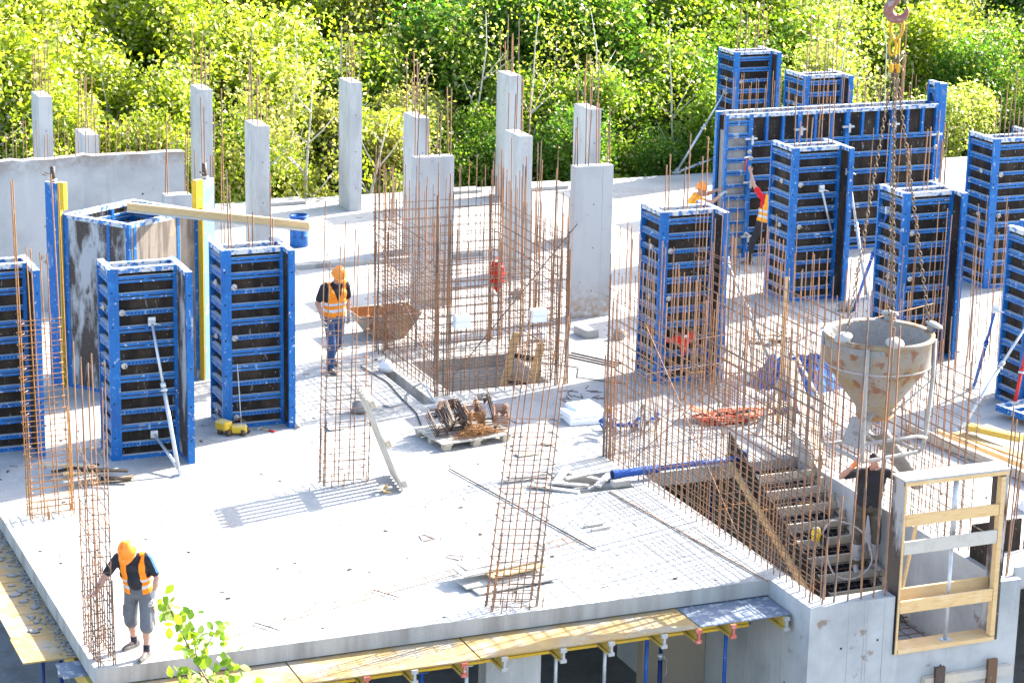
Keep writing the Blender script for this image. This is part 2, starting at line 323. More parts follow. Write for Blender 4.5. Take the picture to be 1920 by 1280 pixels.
for x,z in ((10.5,-.7),(10.5,-1.7),(11.1,-.65),(11.1,-1.7),(12.2,-1.2)): b.b2((x,-1.2235,z),(x+.03,-1.22,z+.03),'hole')
for y,z in ((-.6,-.55),(-.6,-1.4),(.5,-.9)): b.b2((9.977,y,z),(9.98,y+.03,z+.03),'hole')
b.b2((9.9775,-.45,-5),(9.98,-.44,-.02),'edge').b2((9.9775,.4,-5),(9.98,.41,-.26),'edge')
o=b.obj('formwork_seam',tw); o.location=(-9.98,1.22,0)
# basement back walls
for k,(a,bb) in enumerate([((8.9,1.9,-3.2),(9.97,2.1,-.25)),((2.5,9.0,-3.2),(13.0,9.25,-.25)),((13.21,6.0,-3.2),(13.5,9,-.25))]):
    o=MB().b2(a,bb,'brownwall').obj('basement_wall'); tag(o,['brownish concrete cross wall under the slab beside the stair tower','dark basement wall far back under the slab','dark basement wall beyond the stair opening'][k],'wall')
for k,(x,y) in enumerate([(5.65,.3),(1.6,5.2)]):
    o=empty('concrete_column',(x,y,-3.2),['wide grey concrete column under the front slab edge','grey concrete column in the shade under the left slab corner'][k],'column')
    MB().b2((0,0,0),(.85,.3,2.96),'concrete').obj('shaft',o,bevel=.01)
# ---- front soffit deck overhang, beams, props
xsplit=[.1,2.6,5.13,8.48,9.96]
for k in range(4):
    a,c=xsplit[k]+.012,xsplit[k+1]-.012
    m='deckblue' if k==3 else 'deck'
    o=MB().b2((a,-.78+.02*k,-.285),(c,.9,-.262),m).obj('deck_board',bevel=.003)
    tag(o,['yellowish deck board under the slab edge at the front left corner','pale deck board under the front slab edge, left of the wide column','long yellow deck board under the front slab edge above the wide column','blue-grey deck board under the front slab edge next to the stair tower'][k],'deck board','deck boards under the front slab edge')
for k,(x,red) in enumerate([(2.65,0),(3.49,1),(4.17,0),(4.89,1),(5.48,0),(6.36,0),(7.09,0),(7.91,0),(8.45,1),(9.0,1),(9.86,0)]):
    r=empty('timber_beam',(x,-.78,-.49),['yellow beam end, '+s for s in ('leftmost of the row under the front edge','second from the left under the front edge','third from the left under the front edge, pale cap','red cap, left of the galvanised pair under the front edge','pale cap, in front of the wide column','pale cap, just right of the wide column','pale cap, above the galvanised prop','pale cap, above the tripod prop','red cap, right below the joint to the blue-grey board','red cap, beside the clamped blue prop','pale cap, touching the stair tower')][k],'beam','yellow beams poking out under the front edge')
    MB().b2((-.04,0,0),(.04,2.6,.04),'yellowbeam').b2((-.04,0,.16),(.04,2.6,.2),'yellowbeam').b2((-.014,.004,.04),(.014,2.6,.16),'yellowbeam').obj('flanged_beam',r)
    MB().b2((-.045,-.012,-.004),(.045,.03,.05),'redcap' if red else 'lump').b2((-.045,-.012,.15),(.045,.03,.204),'redcap' if red else 'lump').b2((-.018,-.011,.05),(.018,.03,.15),'redcap' if red else 'lump').obj('end_cap',r)
for k,(x0,x1,y,z) in enumerate([(.4,5.5,.10,-.71),(5.3,9.3,.12,-.715),(8.9,9.7,.09,-.72)]):
    r=empty('ledger_beam',(x0,y,z),['long yellow ledger beam along the front under the left boards','long yellow ledger beam along the front under the right boards','short yellow ledger beam beside the stair tower'][k],'beam')
    l=x1-x0
    MB().b2((0,-.04,0),(l,.04,.04),'yellow').b2((0,-.04,.16),(l,.04,.2),'yellow').b2((.002,-.014,.04),(l-.002,.014,.16),'yellow').obj('flanged_beam',r)
def prop(loc,h,m,label,tripod=True,clamp=False,group='steel props under the slab'):
    r=empty('steel_prop',loc,label,'prop',group)
    MB().tube([(0,0,.01),(0,0,h*.62)],.036,m,12).obj('outer_tube',r)
    MB().tube([(0,0,h*.6),(0,0,h-.02)],.028,'galv' if m=='galv' else m,12).obj('inner_tube',r)
    MB().box((0,0,h-.01),(.14,.14,.012),m).box((.06,0,h+.09),(.01,.06,.2),m).box((-.06,0,h+.09),(.01,.06,.2),m).obj('fork_head',r)
    MB().box((0,0,.006),(.14,.14,.012),m).obj('base_plate',r)
    MB().tube([(0,0,h*.6),(0,0,h*.64)],.05,'galv',12).tube([(.05,0,h*.62),(.12,.02,h*.58),(.12,.02,h*.5),(.06,.01,h*.47)],.007,'galv',6).obj('collar',r)
    if tripod:
        for q in range(3):
            a=2.1*q+.5; b=MB(); b.tube([(.05*math.cos(a),.05*math.sin(a),h*.42),(.25*math.cos(a),.25*math.sin(a),h*.36),(.55*math.cos(a),.55*math.sin(a),.02)],.017,m,8)
            b.obj('tripod_leg',r)
    return r
H=2.49
prop((4.6,.1,-3.2),H,'bluesteel','blue steel prop under the ledger, left of the galvanised prop')
prop((5.28,.12,-3.2),H,'galv','galvanised steel prop left of the wide column',False)
prop((3.9,.6,-3.2),H,'bluesteel','blue steel prop deeper under the slab, leftmost at the front')
prop((6.75,.35,-3.2),H,'galv','galvanised prop just right of the wide column',False)
prop((7.5,.3,-3.2),H,'galv','galvanised prop under a yellow beam, right of the wide column',False)
prop((8.12,.2,-3.2),H,'bluesteel','bright blue pierced prop left of the tripod prop',False)
prop((9.0,1.5,-3.2),H,'darkblue','dark blue prop standing on a spread tripod by the cross wall')
prop((9.35,.09,-3.2),H-.01,'bluesteel','bright blue prop with galvanised clamp beside the stair tower',False)
prop((-.35,1.7,-3.2),H+.25,'darkblue','dark blue tripod prop under the left deck corner')
prop((.35,3.9,-3.2),H,'darkblue','dark prop on a tripod in the shade left of the slab')
prop((10.9,6.0,-3.2),2.9,'darkblue','dark blue prop seen down the stair opening, nearer the pipe')
prop((11.9,5.6,-3.2),2.9,'darkblue','dark blue prop seen down the stair opening behind the stringer')
prop((11.2,7.6,-3.2),2.9,'bluesteel','blue prop deep in the basement below the stair opening')
# stacked beams & stuff below the front
for k in range(4):
    r=MB().beam((6.9+.32*k,.9+.1*k,-2.2+.1*(k%2)),(8.5+.3*k,-.3,-3.0),.1,.16,'yellowbeam' if k%2 else 'wood').obj('leaning_timber'); tag(r,['grey','wide yellow','thin brown','yellow'][k]+' timber leaning in the dark under the slab right of the wide column, '+['leftmost','second','third','rightmost'][k],'timber','timbers leaning under the slab')
# left deck planks
lp=[1.15,2.05,2.9,3.55,4.2,4.85,5.5,6.2,7.0]
for k in range(len(lp)-1):
    o=MB()
    for q in range(9): o.b2((-.5+.028*q,(lp[k]+lp[k+1])/2-.008-.004*(q%3),-.2622),(-.48+.028*q,(lp[k]+lp[k+1])/2+.012+.006*(q%2),-.2612),'ink')
    o=o.b2((-.72+.02*(k%2),lp[k]+.006,-.285-.002*(k%2)),(.25,lp[k+1]-.006,-.262-.002*(k%2)),'deck'); 
    o=o.obj('deck_plank'); tag(o,'yellow form plank beside the left slab edge, '+['nearest the slab corner','second from the corner','third from the corner','fourth from the corner','fifth from the corner','sixth from the corner','seventh from the corner','farthest, at the photo edge'][k],'plank','yellow planks along the left slab edge')
o=MB().b2((-.3,.6,-.33),(.3,1.12,-.31),'deckblue').obj('plywood_sheet'); tag(o,'small blue-grey form panel under the left front corner of the slab','panel')
r=empty('timber_beam',(0.02,.2,-.6),'yellow beam end under the left front corner of the slab','beam'); MB().b2((-.04,0,0),(.04,3,.27),'yellowbeam').obj('flanged_beam',r)
b=MB()
for k in range(260):
    x,y=-.02-abs(random.gauss(0,.07)),random.uniform(1.2,7); s=random.uniform(.006,.028); b.box((x,y,-.262+s*.4),(s*2,s*1.4,s),'wetconcrete',rz=k)
o=b.obj('concrete_crumbs'); tag(o,'grey spilt concrete crumbs in the gutter along the left slab edge','rubble'); o['kind']='stuff'
for k in range(14):
    x,y=(-.1-.12*random.random(),1.3+5*random.random()); s=.03+.05*random.random()
    b=MB(); b.lathe([(0,0),(s,.004),(s*.7,s*.3),(0,s*.4)],'wetconcrete',n=7); o=b.obj('concrete_crumb'); o.location=(x-.2*random.random(),y,-.262); o.scale=(1,1.4,1); o.rotation_euler=(0,0,k)
    tag(o,'grey lump of spilt concrete on the yellow planks by the left slab edge','rubble','concrete crumbs on the left planks')
# right lower waling on the tower front
r=empty('waling_timber',(11.9,-1.33,-1.45),'timber waling clamped to the tower wall below the window frame','waling')
MB().b2((0,0,0),(1.5,.1,.14),'wood').obj('timber',r)
for x in (.15,1.05): MB().b2((x,-.04,-.1),(x+.16,.02,.3),'darksteel').obj('steel_clamp',r)
# scaffold beyond tower's right side
r=empty('scaffold',(13.9,-1.0,-3.2),'dark tubular scaffold beside the right wall of the stair tower','scaffold')
for x in (0,.7):
    for y in (0,.9): MB().tube([(x,y,0),(x,y,2.75)],.025,'darksteel',8).obj('upright',r)
for z in (.6,1.6,2.5): MB().tube([(-.05,0,z),(1.5,0,z)],.025,'darksteel',8).obj('rail',r)
# ------------------------------------------------------------------ concrete columns
def column(x,y,w,dp,h,label,nb=(2,3),rl=1.35,z0=0,group=None,bars=True):
    r=empty('concrete_column',(x,y,z0),label,'column',group)
    b=MB(); b.b2((0,0,.0),(w,dp,h),'concretestain' if w>.6 else 'concrete'); b.b2((.01,.01,h-.001),(w-.01,dp-.01,h+.006),'slab'); 
    for zz in (.55,1.45,2.35): b.b2((w*.5-.012,-.002,zz),(w*.5+.012,0,zz+.024),'hole').b2((-.002,dp*.5-.012,zz),(0,dp*.5+.012,zz+.024),'hole')
    b.b2((w*.72,-.0015,.0),(w*.72+.006,0,h-.02),'edge').b2((-.0015,dp*.35,.0),(0,dp*.35+.008,h-.02),'edge')
    b.obj('shaft',r,bevel=.012)
    if bars:
        for i in range(nb[0]):
            for j in range(nb[1]):
                px=.06+(w-.12)*i/max(1,nb[0]-1); py=.06+(dp-.12)*j/max(1,nb[1]-1)
                l=rl*random.uniform(.55,1.05); bar('rebar',(px,py,h),(px+random.uniform(-.04,.04),py+random.uniform(-.04,.04),h+l),.012,'rust',r)
    return r
G='cast concrete columns on the slab'
for k,(x,s) in enumerate([(4.73,'leftmost tall'),(8.53,'second tall'),(12.26,'third tall, lit base'),(16.43,'rightmost tall')]):
    column(x,25.8,.31,.85,3.15,'grey concrete column in the back row, %s one'%s,group=G)
for k,(x,s) in enumerate([(4.65,'rising behind the left concrete wall'),(8.41,'right of the blue and yellow post'),(12.12,'chipped, behind the wide column in the middle cage'),(16.33,'directly behind the wide stained column')]):
    column(x,20.8,.31,.85,3.15,'grey concrete column, second row, '+s,group=G)
column(13.48,18.1,.31,.85,3.15,'narrow grey concrete column in front of the tall back column, beside the red bag',group=G)
column(13.27,14.64,.84,.25,3.15,'wide grey concrete column with brown stains near its base',(4,2),1.25,group=G)
column(10.5,16.47,.85,.25,3.15,'wide grey concrete column seen through the big rebar cage',(4,2),1.4,group=G)
column(4.72,14.3,.5,.3,3.15,'low grey column top between the form box and the left concrete wall',(2,2),1.7,group=G)
# left back wall
r=empty('concrete_wall',(0,18.5,0),'long grey concrete wall with ragged top and brown stains at the back left','wall')
b=MB(); prof=[(-6,3.1)]; x=-6
random.seed(3)
pts=[(-6,3.1)]
for i in range(60):
    x=-6+12.2*i/59; pts.append((x,3.15+(random.uniform(-.055,.05) if x<4.3 else random.uniform(-.008,.008))))
poly=pts[1:]+[(6.2,0),(-6,0)]
b.prism(poly[::-1],0,.25,'backwall',lambda x,y,z:(x,z,y)); 
for xs_ in (4.6,): b.b2((xs_,-.0025,0),(xs_+.012,-.0,3.12),'edge').b2((xs_+.05,-.002,0),(xs_+.056,-.0,3.12),'edge')
for xs_,zs_ in ((3.4,2.2),(4.3,1.9),(4.3,.9),(5.3,2.3),(5.3,1.1),(3.4,1.1)): b.b2((xs_,-.003,zs_),(xs_+.035,-.0,zs_+.035),'hole')
b.obj('wall_body',r)
for i in range(34):
    x=2.6+i*.105; yy=.05 if i%2 else .2
    bar('rebar',(x,yy,3.1),(x+random.uniform(-.02,.02),yy,3.15+random.uniform(.45,.85)),.008,'rust',r)
# ------------------------------------------------------------------ steel-framed form panels
def panel_mesh(w,h,mir=False,perf=(.72,1.62,2.52,.15),verts_at=(),ribs=None,top=True,seed=0):
    """local: x 0..w, contact face y=0, ribs towards -y; z up"""
    b=MB(); D=.115; e=.055
    for x0 in (0,w-e): b.b2((x0,-D,0),(x0+e,-.0,h),'blue')
    b.b2((e,-D+.002,h-.075),(w-e,-.001,h-.002),'rim'); b.b2((e,-D+.002,.0),(w-e,-.001,.07),'blue')
    b.b2((.002,-D+.003,h-.001),(w-.002,-.002,h+.008),'rim')
    ribs=ribs or [h*(i+.9)/11.6 for i in range(11)]
    for i,z in enumerate(ribs):
        if any(abs(z-q)<.15 for q in perf):
            b.b2((e,-D+.012,z-.035),(w-e,-.02,z+.035),'blue')
            n=max(3,int((w-2*e)/.06))
            for k in range(n):
                x=e+(w-2*e)*(k+.5)/n; b.b2((x-.011,-D+.0095,z-.012),(x+.011,-D+.011,z+.012),'hole')
        else:
            b.b2((e,-D+.008,z+.012),(w-e,-.02,z+.06),'blue'); b.b2((e,-D+.008,z-.045),(w-e,-.02,z-.012),'blue')
            b.b2((w*.47,-D+.012,z-.0118),(w*.53,-.022,z+.0118),'blue'); b.b2((e,-D+.045,z-.0119),(w*.47,-.02,z+.0119),'hole'); b.b2((w*.53,-D+.045,z-.0119),(w-e,-.02,z+.0119),'hole')
    for x in verts_at: b.b2((x-.03,-D+.004,.07),(x+.03,-.018,h-.07),'blue')
    for z in (h*.12,h*.3,h*.5,h*.7,h*.88):
        for x0 in (0,w):
            s=1 if x0 else -1
            b.b2((x0-.001*s*-1 if s<0 else x0,-D*.62,z-.014),(x0+.002*s,-D*.38,z+.014),'hole')
    return b.mesh('form_panel_frame')
PM={}
def panel(parent,o,ang,w,h=3.25,ply='ply',nuts=(),flip=False,**kw):
    """o: start corner of the contact face, ang: direction of local x"""
    key=(w,h,str(kw))
    if key not in PM:
        pm=panel_mesh(w,h,**kw); pl={}
        PM[key]=(pm,pl)
    pm,pl=PM[key]
    if ply not in pl: pl[ply]=MB().b2((.055,-.02,.07),(w-.055,.004,h-.07),ply).mesh('form_plywood')
    p=link('form_panel',pm,parent,o); p.rotation_euler=(0,0,ang)
    q=link('plywood_face',pl[ply],p)
    for (x,z) in nuts:
        n=link('wing_nut',NUT,p,(x,-.115,z)); n.rotation_euler=(PI/2,0,0)
    return p
nb=MB(); nb.lathe([(0,.0),(.05,0),(.055,.012),(.05,.025),(.022,.03),(.02,.06),(0,.06)],'nut',n=14); nb.tube([(0,0,.06),(0,0,.13)],.009,'rust',8)
NUT=nb.mesh('wing_nut')
def column_form(x,y,label,rz=0,left=.85,w=1.0,fwd=.55,h=3.25,bars=8,rl=1.2,seed=0):
    """x,y: outer front-left corner on the ground"""
    r=empty('column_formwork',(x,y,0),label,'formwork','blue column formworks on the slab',rz)
    D=.115; n1=[(.12,2.62),(.12,1.62),(.1,.3)]
    nf=[(.1,2.52),(.12,1.62)] if seed%2 else [(.1,2.52),(.1,1.62),(.12,.2)]
    # left panel: contact face towards +x
    panel(r,(D,left,0),-PI/2,left,h,nuts=[(left*.6,2.55),(left*.6,1.6),(left*.6,.25)])
    panel(r,(D+.002,D,0),0,w,h,nuts=nf)
    panel(r,(D+w+.004,D-fwd-D,0),PI/2,.9+.25,h,ply='ply' if seed%3 else 'plyworn')
    panel(r,(D+w,D+.28,0),PI,w,h)
    # poured core seen from above and its starter bars
    MB().b2((D+.004,D+.004,.004),(D+w-.004,D+.274,h-.35),'wetconcrete').obj('concrete_core',r)
    for i in range(bars):
        px=D+.12+(w-.24)*(i//2)/max(1,bars//2-1); py=D+.06+(.16 if i%2 else 0)
        bar('rebar',(px,py,h-.36),(px+random.uniform(-.03,.03),py+random.uniform(-.03,.03),h+rl*random.uniform(.35,1.05)),.012,'rust',r)
    return r
random.seed(11)
column_form(.02,9.56,'blue column formwork cut by the left photo edge',0,.85,1.0,.55,3.2,4,1.0,1)
column_form(2.25,8.5,'blue column formwork propped by a galvanised strut with two heads',0,.8,1.03,.55,3.25,0,1,3)
column_form(4.46,9.6,'blue column formwork beside the yellow machine box',0,.8,.98,.3,3.16,6,1.3,2)
column_form(12.83,9.8,'blue column formwork behind the near rebar wall, red tool at its foot',0,.86,1.0,.35,3.25,6,1.5,4)
column_form(18.15,14.5,'blue column formwork in front of the man in the red shirt',0,.95,1.05,.35,3.3,8,1.5,5)
column_form(17.95,9.75,'blue column formwork directly behind the concrete bucket',0,.95,1.0,.3,3.3,6,1.2,7)
column_form(23.3,27.0,'far blue column formwork, tallest in the picture at the back',0,.95,1.0,.3,3.3,8,1.7,8)
column_form(23.15,23.0,'blue column formwork behind the long wall formwork, only its top showing',0,1.0,1.0,.3,3.3,8,1.6,10)
column_form(22.9,14.2,'blue column formwork at the right photo edge, in front of the trees',0,1.0,1.15,-.1,3.3,10,1.4,11)
# form cut by the right edge: panels standing corner-on
r=empty('column_formwork',(18.42,6.2,0),'blue column formwork cut by the right photo edge behind the braces','formwork','blue column formworks on the slab')
panel(r,(.115,.75,0),-PI/2,.75,3.25); MB().b2((.117,-.06,0),(.2,.69,3.24),'blue').obj('edge_profile',r); MB().b2((.202,.1,.02),(.4,.13,3.2),'ply').obj('filler_board',r); panel(r,(.41,.115,0),R(4),1.0,3.25,nuts=[(.1,2.5),(.1,1.6)]); panel(r,(1.5,1.0,0),PI,1.0,3.25)
# long wall formwork
r=empty('wall_formwork',(18.66,18.46,0),'long blue wall formwork panel row with black faces and silver clamps','formwork')
rb=[.2,.62,1.02,1.42,1.82,2.22,2.6]
panel(r,(0,.115,0),0,.62,3.3,ply='plygrey',nuts=[(.6,2.45),(.6,.55)])
for k,(x,w) in enumerate([(.62,1.25),(1.87,1.25),(3.12,1.2),(4.32,1.2)]):
    p=panel(r,(x,.115,0),0,w,3.3,ribs=rb,perf=(9,),nuts=[(w-.02,2.3),(w-.02,.6)] if k%2 else [(.02,2.3)])
    for xx in (w/3,2*w/3): MB().b2((xx-.03,-.11,2.66),(xx+.03,-.02,3.23),'blue').obj('short_upright',p)
panel(r,(5.52,.5,0),PI,5.5,3.3,ribs=rb,perf=(9,),verts_at=(1.2,2.4,3.6,4.8))
MB().b2((.1,.122,.01),(5.45,.49,2.9),'wetconcrete').obj('concrete_core',r)
for (x,z) in [(.62,2.75),(.62,1.75),(.62,.5),(1.87,2.9),(3.12,1.8),(3.12,2.9),(4.32,2.9),(4.32,1.5),(5.5,2.6),(5.5,1.5),(3.12,.7)]:
    MB().box((x,-.02,z),(.3,.05,.045),'galv').box((x+.02,-.05,z-.03),(.05,.05,.2),'galv').obj('panel_clamp',r)
for i in range(52):
    x=.15+i*.1; yy=.18 if i%2 else .42
    bar('rebar',(x,yy,2.9),(x+random.uniform(-.03,.03),yy,3.3+random.uniform(.3,1.0)),.008,'rust',r)
r=empty('stop_end_form',(24.3,19.0,0),'narrow blue form post rising above the right end of the wall formwork','formwork')
panel(r,(0,.0,0),-PI/2+.01,.35,3.78,ply='plyworn'); MB().b2((.0,-.36,0),(.2,-.1,3.75),'blue').obj('post_body',r,bevel=.01)
# inner shaft form box, turned on the slab
A=V((2.5,13.1,0)); Bq=V((3.42,11.86,0)); Cq=V((4.93,12.77,0)); Dq=A+Cq-Bq
r=empty('shaft_formwork',tuple(A),'turned square shaft formwork box with worn plywood outside and blue frames inside','formwork')
Hs=3.2
def lw(p,q,pl):
    p,q=p-A,q-A; w=round((q-p).length,3); ang=math.atan2((q-p).y,(q-p).x)+PI
    # contact face outside; ribs inside
    o=panel(r,(q.x,q.y,0),ang,w,Hs,ply=pl,ribs=[.3,.8,1.3,1.8,2.3,2.75,2.95],perf=(9,),verts_at=(w*.3,w*.66))
    b=MB()
    for k,xx in enumerate([w*.0,w*.28,w*.9][:3]):
        b.b2((xx+.004,.0035,.0),(xx+.07,.012,Hs-.05),'blue')
    b.obj('corner_strip',o)
lw(A,Bq,'plyworn'); lw(Bq,Cq,'plypale'); lw(Cq,Dq,'plyworn'); lw(Dq,A,'plyworn')
MB().beam((.9,.3,2.85),(1.3,.8,2.85),.08,.08,'blue').beam((.25,.45,2.7),(2.2,.9,2.7),.08,.08,'blue').obj('inner_brace',r)
def tallpost(p,rz,label,m1,m2):
    q=empty('form_post',p,label,'formwork',None,rz)
    MB().b2((0,0,0),(.27,.13,3.78),m1).obj('blue_panel',q,bevel=.006)
    MB().b2((.272,.01,0),(.298,.12,3.3),'yellow').b2((.272,.01,3.3),(.41,.12,3.8),'yellow').obj('yellow_strip',q,bevel=.004)
    n=MB(); n.tube([(.14,.06,3.78),(.14,.06,4.06)],.045,'darksteel',10).lathe([(.07,3.8),(.075,3.82),(.07,3.85)],'nut',(.14,.06,0)); n.tube([(.05,.0,3.9),(-.03,-.03,3.92),(-.02,.05,3.93),(.08,.1,3.92)],.008,'darksteel',6); n.obj('threaded_spindle',q)
tallpost((2.24,13.25,0),R(-50),'tall blue post with yellow strip at the left corner of the shaft form box','blue','yellow')
MATL=mat('pale_blue_form_face',(.2,.4,.66),.5,[nz(6,(.45,.5,.55),.56,.66,.8),nz(20,(.03,.12,.4),.66,.7,.8)])
M['paleblue']=MATL
q=empty('form_post',(4.86,12.58,0),'tall pale blue post with yellow strip at the right corner of the shaft form box','formwork',None,R(30))
MB().b2((.16,0,0),(.44,.12,3.76),'paleblue').obj('blue_panel',q,bevel=.006); MB().b2((.128,.0,0),(.155,.12,3.25),'yellow').b2((-.02,.0,3.25),(.155,.12,3.78),'yellow').obj('yellow_strip',q,bevel=.004)
n=MB(); n.tube([(.25,.06,3.76),(.25,.06,4.05)],.045,'darksteel',10).lathe([(.07,3.78),(.075,3.8),(.07,3.83)],'nut',(.25,.06,0)).tube([(.18,.0,3.88),(.1,-.03,3.9),(.11,.05,3.91),(.2,.1,3.9)],.008,'darksteel',6); n.obj('threaded_spindle',q)
# timber beam lying on the box
r=empty('timber_beam',(3.62,12.75,3.225),'long pale timber beam lying across the shaft form box, far end in the air','beam')
e=V((2.55,-2.75,.06))
MB().beam((0,0,.17),e+V((0,0,.17)),.08,.04,'woodfresh').beam((0,0,.04),e+V((0,0,.04)),.08,.04,'wood').beam((0,0,.105),e+V((0,0,.105)),.03,.09,'woodfresh').obj('flanged_beam',r)
# ------------------------------------------------------------------ reinforcement
def loop_mesh(lx,ly,r,m='rust',hook=True):
    b=MB(); p=[(0,0,0),(lx,0,0),(lx,ly,0),(0,ly,0)]
    b.tube(p,r,m,5,closed=True,smooth=False)
    if hook: b.tube([(0,0,.01),(.09,.07,.02)],r,m,5).tube([(lx,ly,.01),(lx-.09,ly-.06,.02)],r,m,5)
    return b.mesh('stirrup_loop')
def cage(x,y,lx,ly,label,hst=3.0,hb=(3.2,4.5),lean=(0,0),nx=4,ny=2,rz=0,gap=.21,m='rust',short=0,rb=.0095,diag=False):
    r=empty('rebar_cage',(x,y,0),label,'rebar cage','upright column rebar cages')
    r.rotation_euler=(R(lean[1]),R(lean[0]),rz)
    spots=[]
    for i in range(nx):
        for j in range(ny):
            if 0<i<nx-1 and 0<j<ny-1: continue
            spots.append((lx*i/(nx-1),ly*j/(ny-1)))
    for (a,c) in spots:
        t=random.random()
        h=hb[1]*random.uniform(.95,1) if ((a in(0,lx)) and t<.75) else random.uniform(hb[0],hb[0]+.75*(hb[1]-hb[0]))
        da,dc=random.uniform(-.035,.035),random.uniform(-.03,.03)
        bar('main_bar',(a,c,-.0),(a+da,c+dc,h),rb,m,r)
        if a in (0,lx): # lap bars from below
            bar('starter_bar',(a+.03,c+.015,0),(a+.03+random.uniform(-.02,.02),c+.01,random.uniform(.9,1.7)),rb,m,r)
    lm=loop_mesh(lx+.03,ly+.03,.0068,m if m!='rust' else 'rustdark')
    z=.08
    while z<hst:
        o=link('stirrup',lm,r,(-.015,-.015,z)); o.rotation_euler=(random.uniform(-.03,.03),random.uniform(-.02,.02),random.uniform(-.01,.01))
        z+=gap*(.55 if z<.5 else random.uniform(.85,1.15))
    if diag:
        for k in range(5):
            bar('diagonal_tie',(lx,0.,.35+.5*k),(lx if k%2 else 0,ly,.8+.5*k),.005,m,r); bar('diagonal_tie',(0,0.,.3+.55*k),(0,ly,.75+.55*k),.005,m,r)
    for k in range(short):
        a=random.uniform(-.1,lx+.1); c=random.choice([-.1,ly+.1]); bar('dowel',(a,c,0),(a,c,random.uniform(.12,.28)),.007,m,r)
    return r
random.seed(5)
cage(.4,6.08,.66,.22,'slender rebar cage with bright tie wires at the left slab edge',3.1,(4.0,5.4),(-1.2,0),4,2,gap=.19,short=9,m='rustlight')
cage(.06,.08,.2,.8,'narrow rebar cage on the slab corner that the bending man touches',2.9,(3.5,4.25),(-.5,0),2,4,gap=.2,diag=True,short=4)
cage(5.14,6.13,.76,.22,'rebar cage standing between the walking man and the leaning pallet',2.85,(3.6,4.65),(1.6,0),4,2,gap=.21,short=6)
cage(5.65,.16,.68,.22,'leaning rebar cage at the front slab edge, standing by the flat boards',2.95,(3.0,4.4),(6.2,0),4,2,gap=.21,short=9)
def mesh_wall(r,p,q,h,hb,sp=.2,hs=.2,off=0,r1=.0083,r2=.007,m='rust',z0=0,over=.06,skip=.0,tall=.5,hjit=.012):
    """one layer of a wall mesh between p and q"""
    p,q=V((*p,0)),V((*q,0)); d=q-p; L=d.length; d.normalize(); n=V((-d.y,d.x,0))*off
    k=int(L/sp)
    for i in range(k+1):
        if random.random()<skip: continue
        b=p+d*(L*i/k)+n; t=hb*random.uniform(.9,1.0) if random.random()<tall else random.uniform(h+.05,hb*.92)
        bar('vertical_bar',b+V((0,0,z0)),b+V((random.uniform(-.05,.05),random.uniform(-.05,.05),t)),r1*random.uniform(.8,1.15),m,r)
    z=.1
    while z<h:
        bar('horizontal_bar',p+n-d*over+V((0,0,z)),q+n+d*over+V((0,0,z+random.uniform(-hjit,hjit)*3)),r2,'rustdark',r); z+=hs*random.uniform(.92,1.08)
random.seed(21)
r=empty('rebar_wall',(0,0,0),'double rebar wall mesh along the near stair edge, above the shadow grid','rebar wall','rebar wall meshes')
mesh_wall(r,(10.1,6.1),(10.14,-.98),2.95,4.15,.19,.165,0,.009); mesh_wall(r,(10.3,6.1),(10.27,-.98),2.95,4.1,.21,.175,0,.009)
for k in range(26):
    y=6-.27*k; z=random.uniform(.3,2.8); bar('cross_tie',(10.06,y,z),(10.34,y,z),.005,'rustlight',r)
bar('diagonal_bar',(10.2,5.2,.2),(10.2,2.2,2.4),.008,'rust',r); bar('diagonal_bar',(10.05,1.2,.3),(10.05,4.6,2.7),.008,'rust',r)
for k in range(7): bar('end_bar',(10.09+.03*(k%3),6.12-.05*k,0),(10.08+.03*(k%3),6.12-.05*k,random.uniform(1.2,4.0)),.012,'rust',r)
r=empty('rebar_wall',(0,0,0),'double rebar wall mesh beyond the stairs, in front of the concrete bucket leg','rebar wall','rebar wall meshes')
mesh_wall(r,(13.3,9.3),(13.27,.1),2.75,4.0,.2,.165,0,.0085,tall=.35); mesh_wall(r,(13.44,9.3),(13.45,.1),2.75,3.6,.23,.17,0,.0085,tall=.3)
for k in range(26):
    y=9-.33*k; z=random.uniform(.3,2.6); bar('cross_tie',(13.24,y,z),(13.5,y,z),.005,'rustlight',r)
r=empty('rebar_wall',(0,0,0),'row of upright bars rising from the front tower wall, beside the timber window frame','rebar wall','rebar wall meshes')
for k in range(12):
    x=10.1+.105*k*1.0+random.uniform(-.02,.02); yy=-1.14 if k%2 else -.99
    h=random.choice([4.2,4.0,2.2,1.6,1.2]); bar('vertical_bar',(x,yy,-.02),(x+random.uniform(-.02,.09),yy+random.uniform(-.02,.05),h),.0125,'rust',r)
for k in range(4): bar('vertical_bar',(13.22+.06*k,-1.05+.1*(k%2),-.9),(13.3+.07*k,-1.0,2.6-.2*k),.0115,'rust',r)
